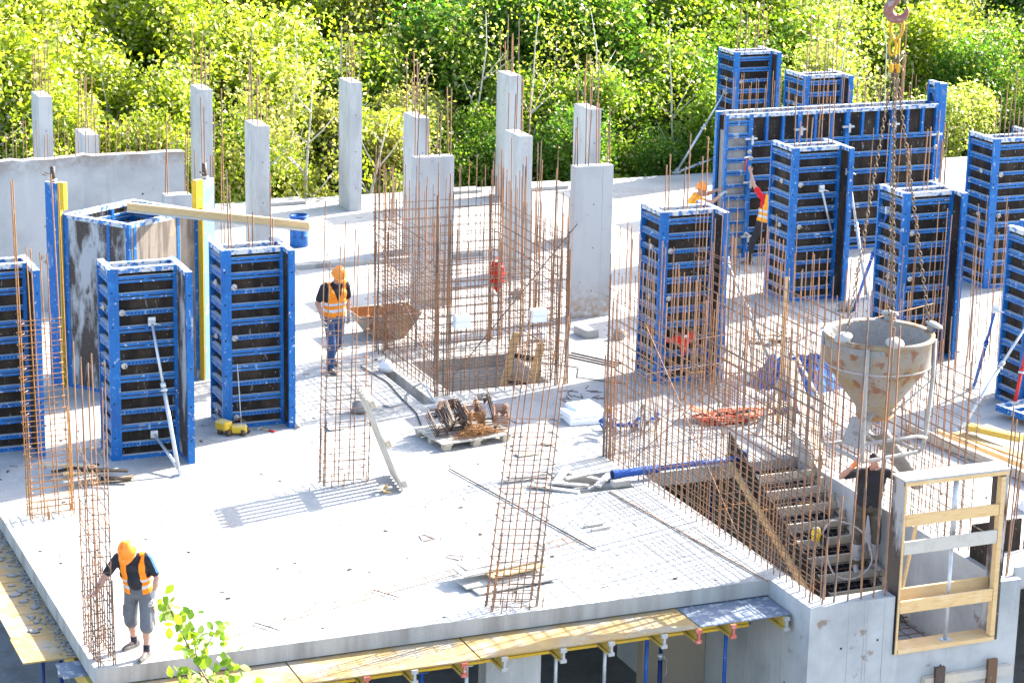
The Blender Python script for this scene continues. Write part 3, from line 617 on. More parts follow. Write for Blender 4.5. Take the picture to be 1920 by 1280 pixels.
# big elevator core cage
r=empty('rebar_wall',(0,0,0),'large square rebar cage around the lift pit in the middle of the slab','rebar wall','rebar wall meshes')
c0,c1,e0,e1=8.62,11.2,10.28,13.55
mesh_wall(r,(c0,e1),(c0,e0),2.95,4.0,.2,.16,0,.0085,tall=.35); mesh_wall(r,(c0+.23,e1),(c0+.23,e0+.2),2.95,3.7,.22,.17,0,.0085,tall=.35)
mesh_wall(r,(c0,e0),(c1,e0),2.6,3.3,.17,.155,0,.0085,tall=.35); mesh_wall(r,(c0+.23,e0+.2),(c1-.2,e0+.2),2.6,3.2,.2,.165,0,.0085,tall=.35)
mesh_wall(r,(c0,e1),(c1+.0,e1),2.95,3.9,.17,.17,0,.0085,tall=.4); mesh_wall(r,(c0+.1,e1-.2),(c1-.1,e1-.2),2.9,3.7,.2,.18,0,.0085,tall=.4)
mesh_wall(r,(c1,e0),(c1,e1),2.85,3.6,.19,.17,0,.0085,tall=.4); mesh_wall(r,(c1-.2,e0),(c1-.2,e1),2.85,3.6,.21,.18,0,.0085,tall=.4)
for (x,y) in [(c0,e0),(c0+.22,e0),(c1,e0),(c1-.2,e0),(c0,e1),(c0+.2,e1),(c1,e1),(c1-.22,e1)]:
    for k in range(3): bar('corner_bar',(x+.04*k,y+.02*k,0),(x+.04*k+random.uniform(-.04,.06),y,random.uniform(2.2,4.3)),.0125,'rust',r)
bar('diagonal_bar',(c0+.1,e0-.04,.1),(c1+.15,e0-.05,3.05),.011,'rust',r); bar('diagonal_bar',(c1,e0+.03,.5),(c0,e0+.05,2.4),.008,'rust',r); bar('diagonal_bar',(c0-.05,e1,.3),(c0-.05,e0,2.6),.008,'rust',r)
bar('diagonal_bar',(c0-.05,e1,2.5),(c0-.04,e0,.5),.008,'rust',r)
r=empty('ladder',(10.2,11.35,-1.3),'yellow timber ladder of two boards standing in the lift pit','ladder')
MB().beam((0,0,0),(.42,-.1,2.1),.16,.03,'woodfresh',up=(0,1,0)).obj('stile',r); MB().beam((.42,-.35,0),(.78,-.45,1.95),.16,.03,'woodfresh',up=(0,1,0)).obj('stile',r)
for z in (.55,1.15,1.65): MB().beam((.1+.16*z,-.04,z),(.5+.16*z,-.44,z-.02),.04,.09,'ply').obj('rung',r)
# starter groups standing directly on the slab
def starters(x,y,n,lx,ly,label,h=(.6,1.6),rr=.009):
    r=empty('starter_bars',(x,y,0),label,'starter bars','clusters of starter bars')
    for i in range(n):
        a,c=random.uniform(0,lx),random.uniform(0,ly); bar('rebar',(a,c,0),(a+random.uniform(-.05,.05),c+random.uniform(-.05,.05),random.uniform(*h)),rr,'rust',r)
starters(8.0,9.0,6,.5,.3,'few starter bars in front of the big cage',(.15,.4)) if 0 else None
starters(6.1,17.4,8,.7,.25,'tall starter bars at the right end of the left concrete wall',(3.2,5.0),.011)
starters(11.6,14.6,10,1.3,.2,'starter bars between the big cage and the wide stained column',(2.6,3.9),.011)
starters(15.2,13.6,14,1.7,.35,'short starter bars right of the near formwork, before its strut',(1.1,1.7))
starters(21.5,17.0,10,2.2,.3,'starter bars in front of the right end of the long wall formwork',(2.2,3.6),.011)
starters(16.9,9.0,26,3.2,.5,'dense starter bars behind the concrete bucket',(1.8,3.4))
starters(24.5,21.0,7,.5,.4,'tall starter bars above the right end of the wall formwork',(4.0,5.0),.011)
starters(2.7,2.0,0,.1,.1,'x') if 0 else None
starters(14.1,-.4,8,.5,.6,'dark bars in the upstand box beside the window frame',(1.4,2.6),.0115)
# rebar trestles
def trestle(x,y,w,h,rz,label):
    r=empty('rebar_trestle',(x,y,0),label,'trestle','rebar trestles between the wall meshes',rz)
    bar('top_bar',(-.1,0,h),(w+.1,0,h),.011,'rust',r)
    for a in (0,w):
        for s in(-.28,.28): bar('leg_bar',(a,0,h),(a+.04,s,.0),.0105,'rust',r)
    bar('brace_bar',(0,.1,.15),(w,.0,h-.1),.007,'rust',r)
random.seed(2)
trestle(11.1,6.5,1.35,1.25,R(8),'rusty bar trestle behind the near rebar wall, left of the orange straps')
trestle(12.9,8.4,1.25,1.2,R(12),'rusty bar trestle below the red tool')
trestle(15.4,6.4,1.6,1.9,R(20),'tall rusty bar trestle right of the concrete bucket')
trestle(14.7,4.4,1.7,2.1,R(62),'tall rusty bar trestle in front of the yellow form beams')
# ------------------------------------------------------------------ struts
def strut(p,q,label,m='galv',r0=.034,group='push-pull struts',second=None):
    p,q=V(p),V(q); r=empty('strut',tuple(q),label,'strut',group)
    a=p-q; d=a.normalized()
    MB().tube([d*.1,d*(a.length*.6)],r0,m,10).obj('outer_tube',r)
    MB().tube([d*(a.length*.58),a-d*.05],r0*.74,m,10).tube([d*(a.length*.57),d*(a.length*.6)],r0*1.35,m,10).obj('inner_tube',r)
    MB().box((0,0,.008),(.2,.14,.016),'galv').box((0,0,.06),(.03,.1,.1),'galv').obj('base_plate',r)
    MB().box(a,(.12,.05,.14),'galv').tube([a+V((-.05,-.04,0)),a+V((.14,-.07,-.06))],.014,'galv',6).obj('head_bracket',r)
    n=MB(); n.lathe([(.05,-.02),(.06,0),(.05,.02)],'galv',tuple(d*(a.length*.55)),axis=d); n.obj('adjusting_ring',r)
    return r
r=strut((2.95,8.46,2.35),(3.1,7.4,.0),'galvanised strut leaning on the propped formwork, two heads')
a=V((2.95,8.44,.42))-V((3.1,7.4,0)); MB().tube([(0,0,.1),a],.026,'galv',10).box(a,(.12,.05,.12),'galv').obj('lower_tube',r)
strut((14.12,9.62,2.3),(15.44,10.0,0),'pierced galvanised strut right of the near formwork')
strut((23.3,27.45,2.2),(22.1,27.78,0),'galvanised strut leaning against the far tall formwork')
strut((23.4,27.9,.35),(22.14,27.78,.02),'low galvanised strut tube lying nearly flat at the far formwork')
strut((18.8,14.35,2.45),(19.84,14.9,0),'galvanised strut on the front of the formwork by the red-shirt man')
strut((19.36,14.24,2.8),(19.99,14.22,0),'steep galvanised strut at the right edge of the formwork by the red-shirt man')
strut((17.9,10.2,2.9),(19.1,13.3,0),'blue strut leaning between two formworks behind the bucket','bluesteel')
strut((18.5,6.1,1.75),(16.68,5.4,0),'long galvanised strut at the right photo edge')
strut((17.85,6.3,1.9),(18.38,7.6,0),'blue strut at the formwork cut by the right edge','bluesteel')
strut((18.5,6.15,1.35),(18.1,5.9,0),'short red strut at the right photo edge','red')
strut((14.0,9.3,.7),(13.9,9.35,0),'short upright galvanised strut with red head at the foot of the near formwork')
# ------------------------------------------------------------------ concrete bucket on the crane
HX,HY,HZ=11.76,.3,3.5
BS=.86
r=empty('concrete_bucket',(HX,HY,HZ),'rusty cone-shaped concrete bucket hanging over the stairs','concrete bucket'); r.scale=(BS,)*3
b=MB(); b.lathe([(.9,.0),(.945,.02),(.945,-.06),(.905,-.07),(.905,-.5),(.89,-.52)],'hopper',n=48); b.lathe([(.908,-.49),(.915,-.5),(.908,-.52)],'hopperframe',n=48); b.lathe([(.909,-.08),(.912,-.12),(.909,-.19)],'wetconcrete',n=20,a0=2.4,a1=4.3); b.obj('rim_band',r)
b=MB(); b.lathe([(.89,-.52),(.33,-1.3),(.3,-1.46),(.28,-1.46),(.3,-1.3),(.86,-.52),(.87,-.0),(.9,.0)],'hopper',n=48); b.obj('cone',r)
b=MB(); b.lathe([(.865,-.03),(.86,-.5),(.5,-1.0),(0,-1.15)],'wetconcrete',n=48); 
o=b.obj('concrete_crust',r)
for k,an in enumerate([-2.75,-1.85,.85,-.15]):
    c,s=math.cos(an),math.sin(an); ch=MB()
    n=MB(); n.box((c*.93,s*.93,.05),(.05,.16,.16),'wetconcrete',rz=an).lathe([(0,-.05),(.13,-.03),(.16,0),(.12,.04),(0,.06)],'lump',(c*1.0,s*1.0,.1),n=12,axis=(c*.4,s*.4,1)); n.tube([(c*.96,s*.96,.1),(c*.9,s*.9,.2),(c*.86,s*.86,.1)],.014,'chain',6); n.obj('lifting_lug',r)
for k,an in enumerate([-2.3,-.55,.8,2.5]):
    c,s=math.cos(an),math.sin(an); c2,s2=c*.86,s*.86
    MB().tube([(c*.94,s*.94,-.05),(c*.95,s*.95,-.7),(c*.9,s*.9,-1.6),(c*.86,s*.86,-2.0),(c*.78,s*.78,-2.06)],.038,'hopperframe',8).obj('frame_leg',r)
b=MB(); pts=[]
for an in [-2.3,-.55,.8,2.5]: pts.append((math.cos(an)*.8,math.sin(an)*.8,-2.06))
b.tube(pts,.036,'hopperframe',8,closed=True,smooth=False); b.tube([(math.cos(-2.3)*.88,math.sin(-2.3)*.88,-1.72),(math.cos(-.9)*.8,math.sin(-.9)*.8,-1.7),(math.cos(-.55)*.9,math.sin(-.55)*.9,-1.8)],.032,'hopperframe',8); b.obj('bottom_frame',r)
b=MB(); b.tube([(.9*math.cos(.8),.9*math.sin(.8),-.6),(.1,-.1,-1.5)],.016,'hopperframe',6).tube([(.95*math.cos(-.55),.95*math.sin(-.55),-.75),(.1,-.25,-1.45)],.014,'hopperframe',6); b.obj('gate_rod',r)
b=MB(); b.lathe([(.315,-1.47),(.305,-1.36)],'rustlight',n=20); b.box((-.1,-.2,-1.4),(.28,.1,.22),'wetconcrete',Euler((.3,.4,.2)).to_matrix()).box((-.35,-.05,-1.72),(.1,.4,.5),'hopperframe',Euler((0,.5,.3)).to_matrix()).box((-.18,-.15,-1.82),(.5,.34,.03),'wetconcrete',Euler((0,.5,.3)).to_matrix()); b.obj('discharge_gate',r)
# chute
b=MB(); p0,p1=V((.1,.05,-1.7)),V((1.93,1.53,-3.3)); dd=(p1-p0).normalized(); sx=dd.cross(V((0,0,1))).normalized(); up_=sx.cross(dd)
vs=[];n=9
for i in range(7):
    t=i/6; w=.2-.04*t
    for k in range(n):
        a=PI*(k/(n-1)); vs.append(p0.lerp(p1,t)+sx*math.cos(a)*w-up_*math.sin(a)*w*.8+V((0,0,-.08*t*t)))
    for k in range(n):
        a=PI*(1-k/(n-1)); vs.append(p0.lerp(p1,t)+sx*math.cos(a)*(w-.015)-up_*math.sin(a)*(w-.015)*.8+V((0,0,-.08*t*t)))
m2=2*n; fs=[]
for i in range(6):
    for k in range(m2): fs.append((i*m2+k,i*m2+(k+1)%m2,(i+1)*m2+(k+1)%m2,(i+1)*m2+k))
fs+=[tuple(range(m2)),tuple(6*m2+k for k in range(m2))]
b.add(vs,fs,'wetconcrete',True); b.obj('chute',r)
# crane hook with chain sling
TOP=V((HX-.02,HY+.0,8.0))
r=empty('chain_sling',tuple(TOP),'rusty four-leg chain sling with yellow links between hook and bucket','chain')
def chain(p,q,name):
    p,q=V(p),V(q); d=q-p; L=d.length; d.normalize(); n=int(L/.068); b=MB(); s=d.orthogonal().normalized(); t=d.cross(s)
    for i in range(n):
        c=p+d*(L*(i+.5)/n); e=s if i%2 else t; l=.031; w=.026
        pts=[c+d*l*.6+e*w*.8,c+d*l*1.35,c+d*l*.6-e*w*.8,c-d*l*.6-e*w*.8,c-d*l*1.35,c-d*l*.6+e*w*.8]
        b.tube(pts,.0095,'chain',4,closed=True,smooth=False)
    return b.obj(name,r)
for k,an in enumerate([-2.75,-1.85,.85,-.15]):
    q=V((HX+math.cos(an)*.9*BS,HY+math.sin(an)*.9*BS,HZ+.16*BS))-TOP
    chain((0.03*math.cos(an),.03*math.sin(an),-.62),q,'chain_leg')
b=MB(); 
def ring(c,w,h,rr,m,e=V((1,0,0))): 
    c=V(c); z=V((0,0,1)); pts=[c+e*w*math.cos(a)+z*h*(math.sin(a)) for a in [2*PI*i/16 for i in range(16)]]; b.tube(pts,rr,m,8,closed=True)
ring((0,0,-.02),.09,.17,.022,'chainyellow',V((.85,-.53,0))); b.obj('master_link',r)
b=MB(); ring((-.05,0,-.3),.055,.12,.018,'chainyellow'); ring((.05,0,-.3),.055,.12,.018,'chainyellow',V((.5,.8,0))); ring((-.03,.02,-.5),.04,.1,.014,'chain'); ring((.04,-.02,-.5),.04,.1,.014,'chain',V((.3,.9,0)))
for a in range(4): b.box((.07*math.cos(a*1.57+.4),.07*math.sin(a*1.57+.4),-.6),(.05,.04,.12),'chainyellow',rz=a)
b.obj('shortening_fittings',r)
r=empty('crane_hook',tuple(TOP+V((0,0,.2))),'weathered red crane hook under its heavy hook block at the top','crane hook')
b=MB(); pts=[];rs=[]
e=V((.85,-.53,0))
for i in range(15):
    t=i/14; a=R(95+ -285*t)
    pts.append(e*(-.11*math.cos(a))+V((0,0,-.0+.12*math.sin(a)))); rs.append(.05+.028*math.sin(PI*min(1,t*1.2))-.04*max(0,t-.75)*3)
pts=[V((0,0,.42)),V((-.01,0,.3))]+[e*(-.02)+V((0,0,.2))]+[e*(.13*math.cos(R(120+ 260*i/12)))+V((0,0,.02+.13*math.sin(R(120+260*i/12)))) for i in range(13)]
rs=[.06,.06,.065]+[.07,.075,.078,.08,.08,.078,.072,.065,.058,.05,.04,.03,.018]
b.tube(pts,rs,'hook',10); b.obj('hook',r)
b=MB(); b.tube([e*.07+V((0,0,.26)),e*.1+V((0,0,.1))],.018,'darksteel',6); b.obj('safety_latch',r)
b=MB(); b.lathe([(0,.4),(.14,.42),(.26,.5),(.34,.64),(.34,1.1),(.1,1.2),(0,1.2)],'hook',n=24); b.box((0,0,.8),(.3,.72,.5),'hook'); b.obj('hook_block',r)
# ------------------------------------------------------------------ stair formwork
r=empty('stair_formwork',(12,4.5,0),'timber stair formwork flight descending towards the viewer below the bucket','stair formwork')
run,rise=.36,.165
for k in range(9):
    y=-.15-run*k; z=-rise*k
    MB().b2((.06,y-.02,z-.17),(1.19,y+.02,z-.005),'wood').obj('riser_board',r,bevel=.003)
    for xx in (.07,1.1): MB().b2((xx,y+.022,z-.3),(xx+.07,y+.1,z+.12 if xx>1 else z-.02),'wood').obj('cleat',r)
s0,s1=V((0.02,.9,-.02)),V((0.02,-3.35,-1.95))
def slopeboard(x,dz,h,w,m,name,y0=.75,y1=-3.3):
    za=lambda y:-rise/run*(-y-.15)
    vs=[]
    MBx=MB(); MBx.prism([(y0,za(y0)+dz),(y1,za(y1)+dz),(y1,za(y1)+dz+h),(y0,za(y0)+dz+h)],x,x+w,m,lambda a,c,z:(z,a,c)); return MBx.obj(name,r)
slopeboard(.0,-.34,.42,.03,'ply','stringer_board'); slopeboard(-.05,-.44,.14,.05,'woodfresh','stringer_batten'); slopeboard(1.2,-.3,.34,.035,'woodgrey','stringer_board')
slopeboard(.06,-.5,.03,1.14,'hole','soffit')  # soffit coloured near-black to stand in for shade below the treads
for k in range(9): bar('tread_bar',(.08,-.2-.36*k-.18,-.06-rise*k-.1),(1.18,-.2-.36*k-.18,-.06-rise*k-.1),.008,'darksteel',r); bar('tread_bar',(.08,-.2-.36*k-.08,-.04-rise*k-.06),(1.18,-.2-.36*k-.08,-.04-rise*k-.06),.008,'darksteel',r)
for k in range(8): bar('slope_bar',(.12+.15*k,-.1,-.15),(.12+.15*k,-3.3,-.15-3.2*rise/run),.008,'darksteel',r)
r=empty('landing_mesh',(10.4,-.85,-1.6),'dark rebar mat on the stair landing seen through the window frame','rebar mat')
for k in range(12): bar('mat_bar',(.05+.24*k,0,.06),(.05+.24*k,2.2,.06),.008,'darksteel',r)
for k in range(9): bar('mat_bar',(0,.1+.24*k,.075),(2.75,.1+.24*k,.075),.008,'rust',r)
# window box-out
r=empty('window_frame_form',(11.4,-1.24,-.895),'tall timber window box-out with four rails standing in the tower wall gap','window form')
W,Hh,Dp=1.74,2.62,.34
MB().b2((0,0,0),(.045,Dp,Hh-.005),'plyworn').b2((-.0015,.0,0),(.03,-.022,Hh-.02),'woodfresh').obj('side_board',r)
MB().b2((W-.12,-.01,.07),(W-.045,.1,Hh-.09),'woodfresh').b2((W-.045,0,0),(W,Dp,Hh),'plyworn').obj('side_board',r)
MB().b2((-.01,-.012,Hh),(W+.02,Dp+.02,Hh+.03),'slab').b2((.0,-.01,Hh-.06),(W,.03,Hh-.002),'woodfresh').obj('top_board',r)
MB().b2((.046,-.02,.0),(W-.05,Dp-.02,.06),'woodfresh').obj('bottom_board',r)
for z,m,h in [(.62,'woodfresh',.19),(1.52,'woodgrey',.2),(1.95,'woodfresh',.17)]: MB().b2((.046,-.006,z),(W-.125,.032,z+h),m).obj('rail',r,bevel=.004)
MB().b2((.046,.24,.72),(W-.05,.28,.9),'woodfresh').obj('rail',r)
b=MB(); b.tube([(.93,.12,.06),(.93,.12,1.6)],.03,'galv',10).tube([(.93,.12,1.55),(.93,.12,Hh-.06)],.042,'galv',10).lathe([(.06,1.6),(.085,1.63),(.06,1.66)],'nut',(.93,.12,0)).box((.93,.12,.068),(.16,.14,.012),'galv'); b.obj('steel_prop',r)
MB().beam((.12,.3,.1),(.45,.3,2.0),.05,.03,'woodfresh').obj('diagonal_lath',r)
r=empty('upstand_form',(13.3,-1.0,0.002),'black plywood upstand panel right behind the window frame post','formwork')
MB().b2((0,0,0),(.03,.85,.5),'ply').b2((.03,.85,0),(.9,.88,.5),'ply').obj('plywood_face',r)
MB().b2((.2,-.06,-.2),(1.5,-.02,.12),'wall').obj('kerb',r)
# ------------------------------------------------------------------ loose things on the slab
random.seed(31)
Rz=lambda a:Matrix.Rotation(a,3,'Z')
# steel barrel
r=empty('barrel',(9.95,22.6,0),'blue barrel standing on the slab behind the long timber beam','barrel')
MB().lathe([(0,.002),(.2,.002),(.21,.02),(.21,.24),(.217,.25),(.21,.26),(.21,.48),(.217,.49),(.21,.5),(.205,.7),(.19,.71),(.185,.6),(0,.58)],'bluestuff',n=28).obj('drum',r)
MB().lathe([(.2,.69),(.225,.7),(.225,.725),(.2,.73)],'bluesteel',n=28).obj('rim',r)
MB().tube([(.21,0,.62),(.27,0,.6),(.27,0,.52),(.21,0,.5)],.012,'galv',6).obj('handle',r)
# mortar tub
r=empty('mortar_tub',(8.75,14.25,0),'rusty pale steel mortar tub with lifting loops behind the big cage','tub')
def taper(b,x0,x1,y0,y1,z0,ix,iy,z1,m,t=.02):
    o=[(x0+ix,y0+iy,z0),(x1-ix,y0+iy,z0),(x1-ix,y1-iy,z0),(x0+ix,y1-iy,z0),(x0,y0,z1),(x1,y0,z1),(x1,y1,z1),(x0,y1,z1)]
    i=[(x0+ix+t,y0+iy+t,z0+t),(x1-ix-t,y0+iy+t,z0+t),(x1-ix-t,y1-iy-t,z0+t),(x0+ix+t,y1-iy-t,z0+t),(x0+t,y0+t,z1),(x1-t,y0+t,z1),(x1-t,y1-t,z1),(x0+t,y1-t,z1)]
    b.add(o,[(3,2,1,0),(0,1,5,4),(1,2,6,5),(2,3,7,6),(3,0,4,7)],m); b.add(i,[(0,1,2,3),(4,5,1,0),(5,6,2,1),(6,7,3,2),(7,4,0,3)],'rustlight')
    b.add(o[4:]+i[4:],[(0,1,5,4),(1,2,6,5),(2,3,7,6),(3,0,4,7)],m)
b=MB(); taper(b,-.2,1.1,0,.85,.01,.34,.06,.5,'hopper'); b.obj('tub_body',r)
for x in (.22,.62): MB().tube([(x-.06,-.012,.46),(x-.06,-.03,.62),(x-.05,-.03,.7),(x+.05,-.03,.7),(x+.06,-.03,.62),(x+.06,-.012,.5)],.016,'hopper',8).obj('lifting_loop',r)
# pallet leaning upright (row of deck boards seen from the edge)
r=empty('pallet',(6.02,5.45,0),'pallet leaning on its edge beside the middle rebar cage, casting a comb shadow','pallet')
ax=V((-.62,-.02,1.56)).normalized()*1.72; side=V((.12,1.0,.0)).normalized()*.95; nn=side.cross(ax).normalized()
base=V((.24,-.02,.01))
def pl(a,c,n): return base+ax*a+side*c+nn*n
rot=Matrix((side.normalized(),nn,ax.normalized())).transposed()
for k in range(6): 
    c=(k+.45)/6; MB().box(pl(.5,c,.0),(.09,.022,1.72),'woodgrey',rot).obj('deck_board',r)
for k,a in enumerate((.06,.5,.93)): MB().box(pl(a,.5,.07),(.95,.105,.13),'wood',rot).obj('bearer',r,bevel=.02)
# flat pallet with stirrup bundles
pr=R(8)
r=empty('pallet',(7.66,7.2,0),'flat pallet carrying bundles of bent stirrups','pallet',None,pr)
for x in (.05,.62,1.2):
    for y in (.03,.5,.95): MB().b2((x-.06,y,0),(x+.08,y+.12,.09),'wood').obj('block',r,bevel=.004)
for x in (.0,.57,1.13): MB().b2((x,0,.09),(x+.14,1.1,.115),'wood').obj('stringer',r)
for k in range(7): MB().b2((-.06,.0+.158*k,.116),(1.36,.12+.158*k,.14),'woodgrey').obj('deck_board',r)
pal=Matrix.Translation((7.66,7.2,0))@Matrix.Rotation(pr,4,'Z')
def bundle(c,lx,ly,n,rz,tilt,m,label,sp=.013):
    p=pal@V(c); r=empty('stirrup_bundle',p,label,'stirrup bundle','bundles of stirrups on the pallet',0)
    r.rotation_euler=(R(tilt),0,rz); lm=loop_mesh(lx,ly,.0055,m,True)
    for k in range(n):
        o=link('stirrup',lm,r,(random.uniform(-.012,.012),random.uniform(-.012,.012),.01+sp*k)); o.rotation_euler=(random.uniform(-.05,.05),random.uniform(-.05,.05),random.uniform(-.04,.04))
bundle((.0,.35,.15),.22,.5,16,.05,25,'darksteel','dark bundle of long stirrups at the left end of the pallet')
bundle((.34,.5,.15),.26,.45,26,.1,38,'darksteel','tall dark bundle of stirrups, second from the left on the pallet')
bundle((.38,.82,.2),.34,.3,20,.2,35,'rust','brown bundle of stirrups stacked highest at the back of the pallet')
bundle((.68,.45,.15),.3,.34,26,-.05,12,'rustlight','rusty upright bundle in the middle of the pallet')
bundle((.98,.6,.15),.26,.48,20,-.1,42,'darksteel','black open bundle of stirrups towards the right of the pallet')
bundle((1.12,.3,.15),.24,.34,22,-.3,20,'rust','rusty bundle at the right end of the pallet')
r=empty('tie_wire_heap',pal@V((.3,.05,.14)),'orange-brown heap of loose tie wire at the front of the pallet','wire heap',None,pr)
b=MB()
for k in range(330):
    x=random.gauss(.38,.2); y=abs(random.gauss(.12,.1)); z=max(.01,(.24-abs(x-.38)*.45-y*.35)*random.random())
    a=random.uniform(0,2*PI); l=random.uniform(.06,.13); e=random.uniform(-.5,.5)
    dx,dy=math.cos(a)*l,math.sin(a)*l; z2=max(.006,z+e*l)
    b.tube([(x-dx,y-dy,z),(x+random.uniform(-.02,.02),y,(z+z2)/2+.015),(x+dx,y+dy,z2)],.0035,'rustlight',4)
b.obj('tie_wire',r)['kind']='stuff'
# stack of foam boards
for k,(z,rz,x,y) in enumerate([(.0,-.1,9.95,7.75),(.095,.03,9.97,7.8),(.185,.12,10.15,7.95)]):
    o=MB().b2((0,0,0),(.72,.45,.09) if k<2 else (.5,.4,.06),'foam').obj('foam_board',loc=(x+.3,y+.1,z+.002),bevel=.006); o.rotation_euler=(0,0,rz)
    tag(o,['white foam board, lowest of the stack by the near rebar wall','white foam board, middle of the stack by the near rebar wall','short white foam board, topmost of the stack by the near rebar wall'][k],'foam board','white foam boards by the rebar wall')
for k,(x,y,z) in enumerate([(9.1,10.24,1.28),(10.61,10.24,1.27)]):
    o=empty('foam_block',(x-.14,y-.09,z),['white foam block stuck in the front mesh of the big cage, left one','white foam block stuck in the front mesh of the big cage, right one'][k],'foam block','foam blocks in the big cage')
    MB().b2((0,0,0),(.29,.2,.115),'foam').b2((.01,.0,.12),(.3,.19,.235),'foam').obj('foam_piece',o,bevel=.008)
# red bag hanging on the back mesh
r=empty('red_bag',(11.1,13.42,1.02),'crumpled red bag hanging in the big rebar cage','bag')
b=MB(); b.lathe([(.0,-.0),(.03,.02),(.06,.1),(.08,.13),(.13,.24),(.11,.3),(.15,.36),(.12,.44),(.14,.5),(.08,.56),(.03,.6),(0,.6)],'red',n=9); o=b.obj('bag_body',r); 
for v in o.data.vertices: v.co.x+=random.uniform(-.045,.045); v.co.y=v.co.y*.6+random.uniform(-.03,.03)
MB().tube([(-.1,0,.45),(-.12,-.02,.62),(0,0,.7),(.1,-.02,.55)],.018,'red',6).obj('strap',r)
# red tool at near formwork
r=empty('red_machine',(13.25,9.62,.55),'small red tool hanging at the foot of the near formwork','tool')
b=MB(); b.box((0,0,.3),(.26,.1,.17),'red',Euler((0,.2,0)).to_matrix()).box((.2,0,.34),(.14,.09,.2),'red').box((-.2,0,.33),(.2,.07,.07),'red',Euler((0,-.2,0)).to_matrix()).lathe([(.02,-.02),(.05,.06),(.09,.2),(.06,.26)],'red',(.05,0,0),n=10); b.obj('body',r,bevel=.012)
MB().box((.08,-.052,.38),(.1,.004,.05),'foam').obj('pale_patch',r)
# yellow machine box
r=empty('yellow_machine',(4.32,9.2,0),'dirty yellow vibrator machine with rollers beside the formwork','machine')
MB().box((.08,.16,.16),(.2,.26,.16),'yellow',Rz(.5)).obj('housing',r,bevel=.025)
MB().box((.32,.05,.1),(.28,.16,.15),'yellow',Rz(-.35)).obj('motor',r,bevel=.03)
for p in ((0.02,.16,.06),(.12,.02,.05),(.36,-.04,.05),(.47,.06,.06)):
    n=MB(); n.lathe([(0,-.03),(.055,-.03),(.055,.03),(0,.03)],'darksteel',p,n=12,axis=(1,.3,0)); n.obj('roller',r)
MB().tube([(.2,.12,.2),(.34,.16,.26),(.46,.1,.2)],.014,'darksteel',8).obj('handle',r)
o=bar('steel_rod',(4.72,9.35,0),(4.7,9.52,1.18),.009,'galv'); tag(o,'thin grey rod leaning upright on the formwork beside the yellow machine','rod')
# hammer
r=empty('hammer',(5.05,9.4,0),'hammer with red handle end lying on the slab','hammer',None,-.9)
MB().tube([(0,0,.02),(.3,0,.02)],.013,'woodfresh',8).obj('handle',r); MB().tube([(.2,0,.02),(.33,0,.021)],.017,'red',8).obj('grip',r); MB().b2((-.02,-.06,.001),(.02,.07,.04),'galv').obj('head',r,bevel=.006)
# long bar on slab
o=bar('loose_rebar',(7.37,6.28,.02),(8.07,1.94,.02),.012,'darksteel'); tag(o,'long dark bar lying diagonally across the slab in front of the pallet','rebar')
o=bar('loose_rebar',(9.4,4.35,.015),(9.9,-.1,.015),.011,'rust'); tag(o,'long thin bar lying along the stair edge in the shadow grid','rebar')
# flat ladder strip
r=empty('ladder_strip',(1.86,.41,.03),'flat narrow ladder of thin bars lying along the front edge','reinforcement strip')
D_=V((7.97,2.36,.03))-V((1.86,.41,.03)); nrm=V((-D_.y,D_.x,0)).normalized()*.16
bar('long_bar',(0,0,0),D_,.0075,'rust',r); bar('long_bar',nrm,nrm+D_*1.0+V((.0,.05,0)),.0065,'rust',r)
for k in range(12): bar('rung',D_*((k+.6)/12),D_*((k+.6)/12)+nrm+V((0,0,.05)),.0055,'rust',r)
for f in (.1,.42,.78): bar('cross_bar',D_*f+nrm*1.5,D_*f-nrm*1.1+V((.12,0,0)),.008,'darksteel',r)
# flat boards pile
for k,(x,y,z,rz,lx,ly,m) in enumerate([(5.72,.78,.012,.12,1.3,.3,'woodgrey'),(5.6,.98,.04,.1,1.28,.3,'woodgrey'),(6.02,1.02,.14,.16,.9,.25,'woodfresh'),(5.62,1.12,.17,.15,1.35,.32,'woodgrey'),(5.72,1.28,.2,.13,1.3,.3,'woodgrey')]):
    o=MB().b2((0,0,0),(lx,ly,.025),m).obj('form_board',loc=(x,y,z)); o.rotation_euler=(.05*(k%2),-.02,rz)
    tag(o,'flat board in the small pile at the front leaning cage, '+['lowest, nearest the slab edge','second from below','the short tan one','second from the top','topmost'][k],'board','flat boards piled by the front leaning cage')
o=MB().b2((0,0,0),(.5,.14,.14),'foam')if 0 else None
# loose wood bits
for k,(x,y,rz,l) in enumerate([(8.32,2.9,.1,.33),(8.36,2.72,.1,.33)]):
    o=MB().b2((0,0,0),(l,.06,.04),'woodgrey').obj('wood_block',loc=(x,y,.003)); o.rotation_euler=(0,0,rz)
    tag(o,['short weathered batten on the shadow grid, farther one of the pair','short weathered batten on the shadow grid, nearer one of the pair'][k],'batten','pair of battens on the slab')
# broken wood pile left
wl=['pale split','dark','short grey','long thin','yellowish','weathered','broken','crooked','narrow','rotten','thick','tiny']
for k in range(12):
    x,y=1.0+random.uniform(-.05,.85),7.35+random.uniform(0,.75); a=random.uniform(-.5,.5); l=random.uniform(.4,.95)
    o=MB().b2((-l/2,-.05,0),(l/2,.05,.022),['woodgrey','woodfresh','wood','ply'][k%4]).obj('scrap_board',loc=(x+.2,y,.01+.018*k)); o.rotation_euler=(random.uniform(-.1,.1),random.uniform(-.08,.08),a)
    tag(o,wl[k]+' scrap board in the broken wood pile behind the left edge cage','scrap board','broken wood pile behind the left edge cage')
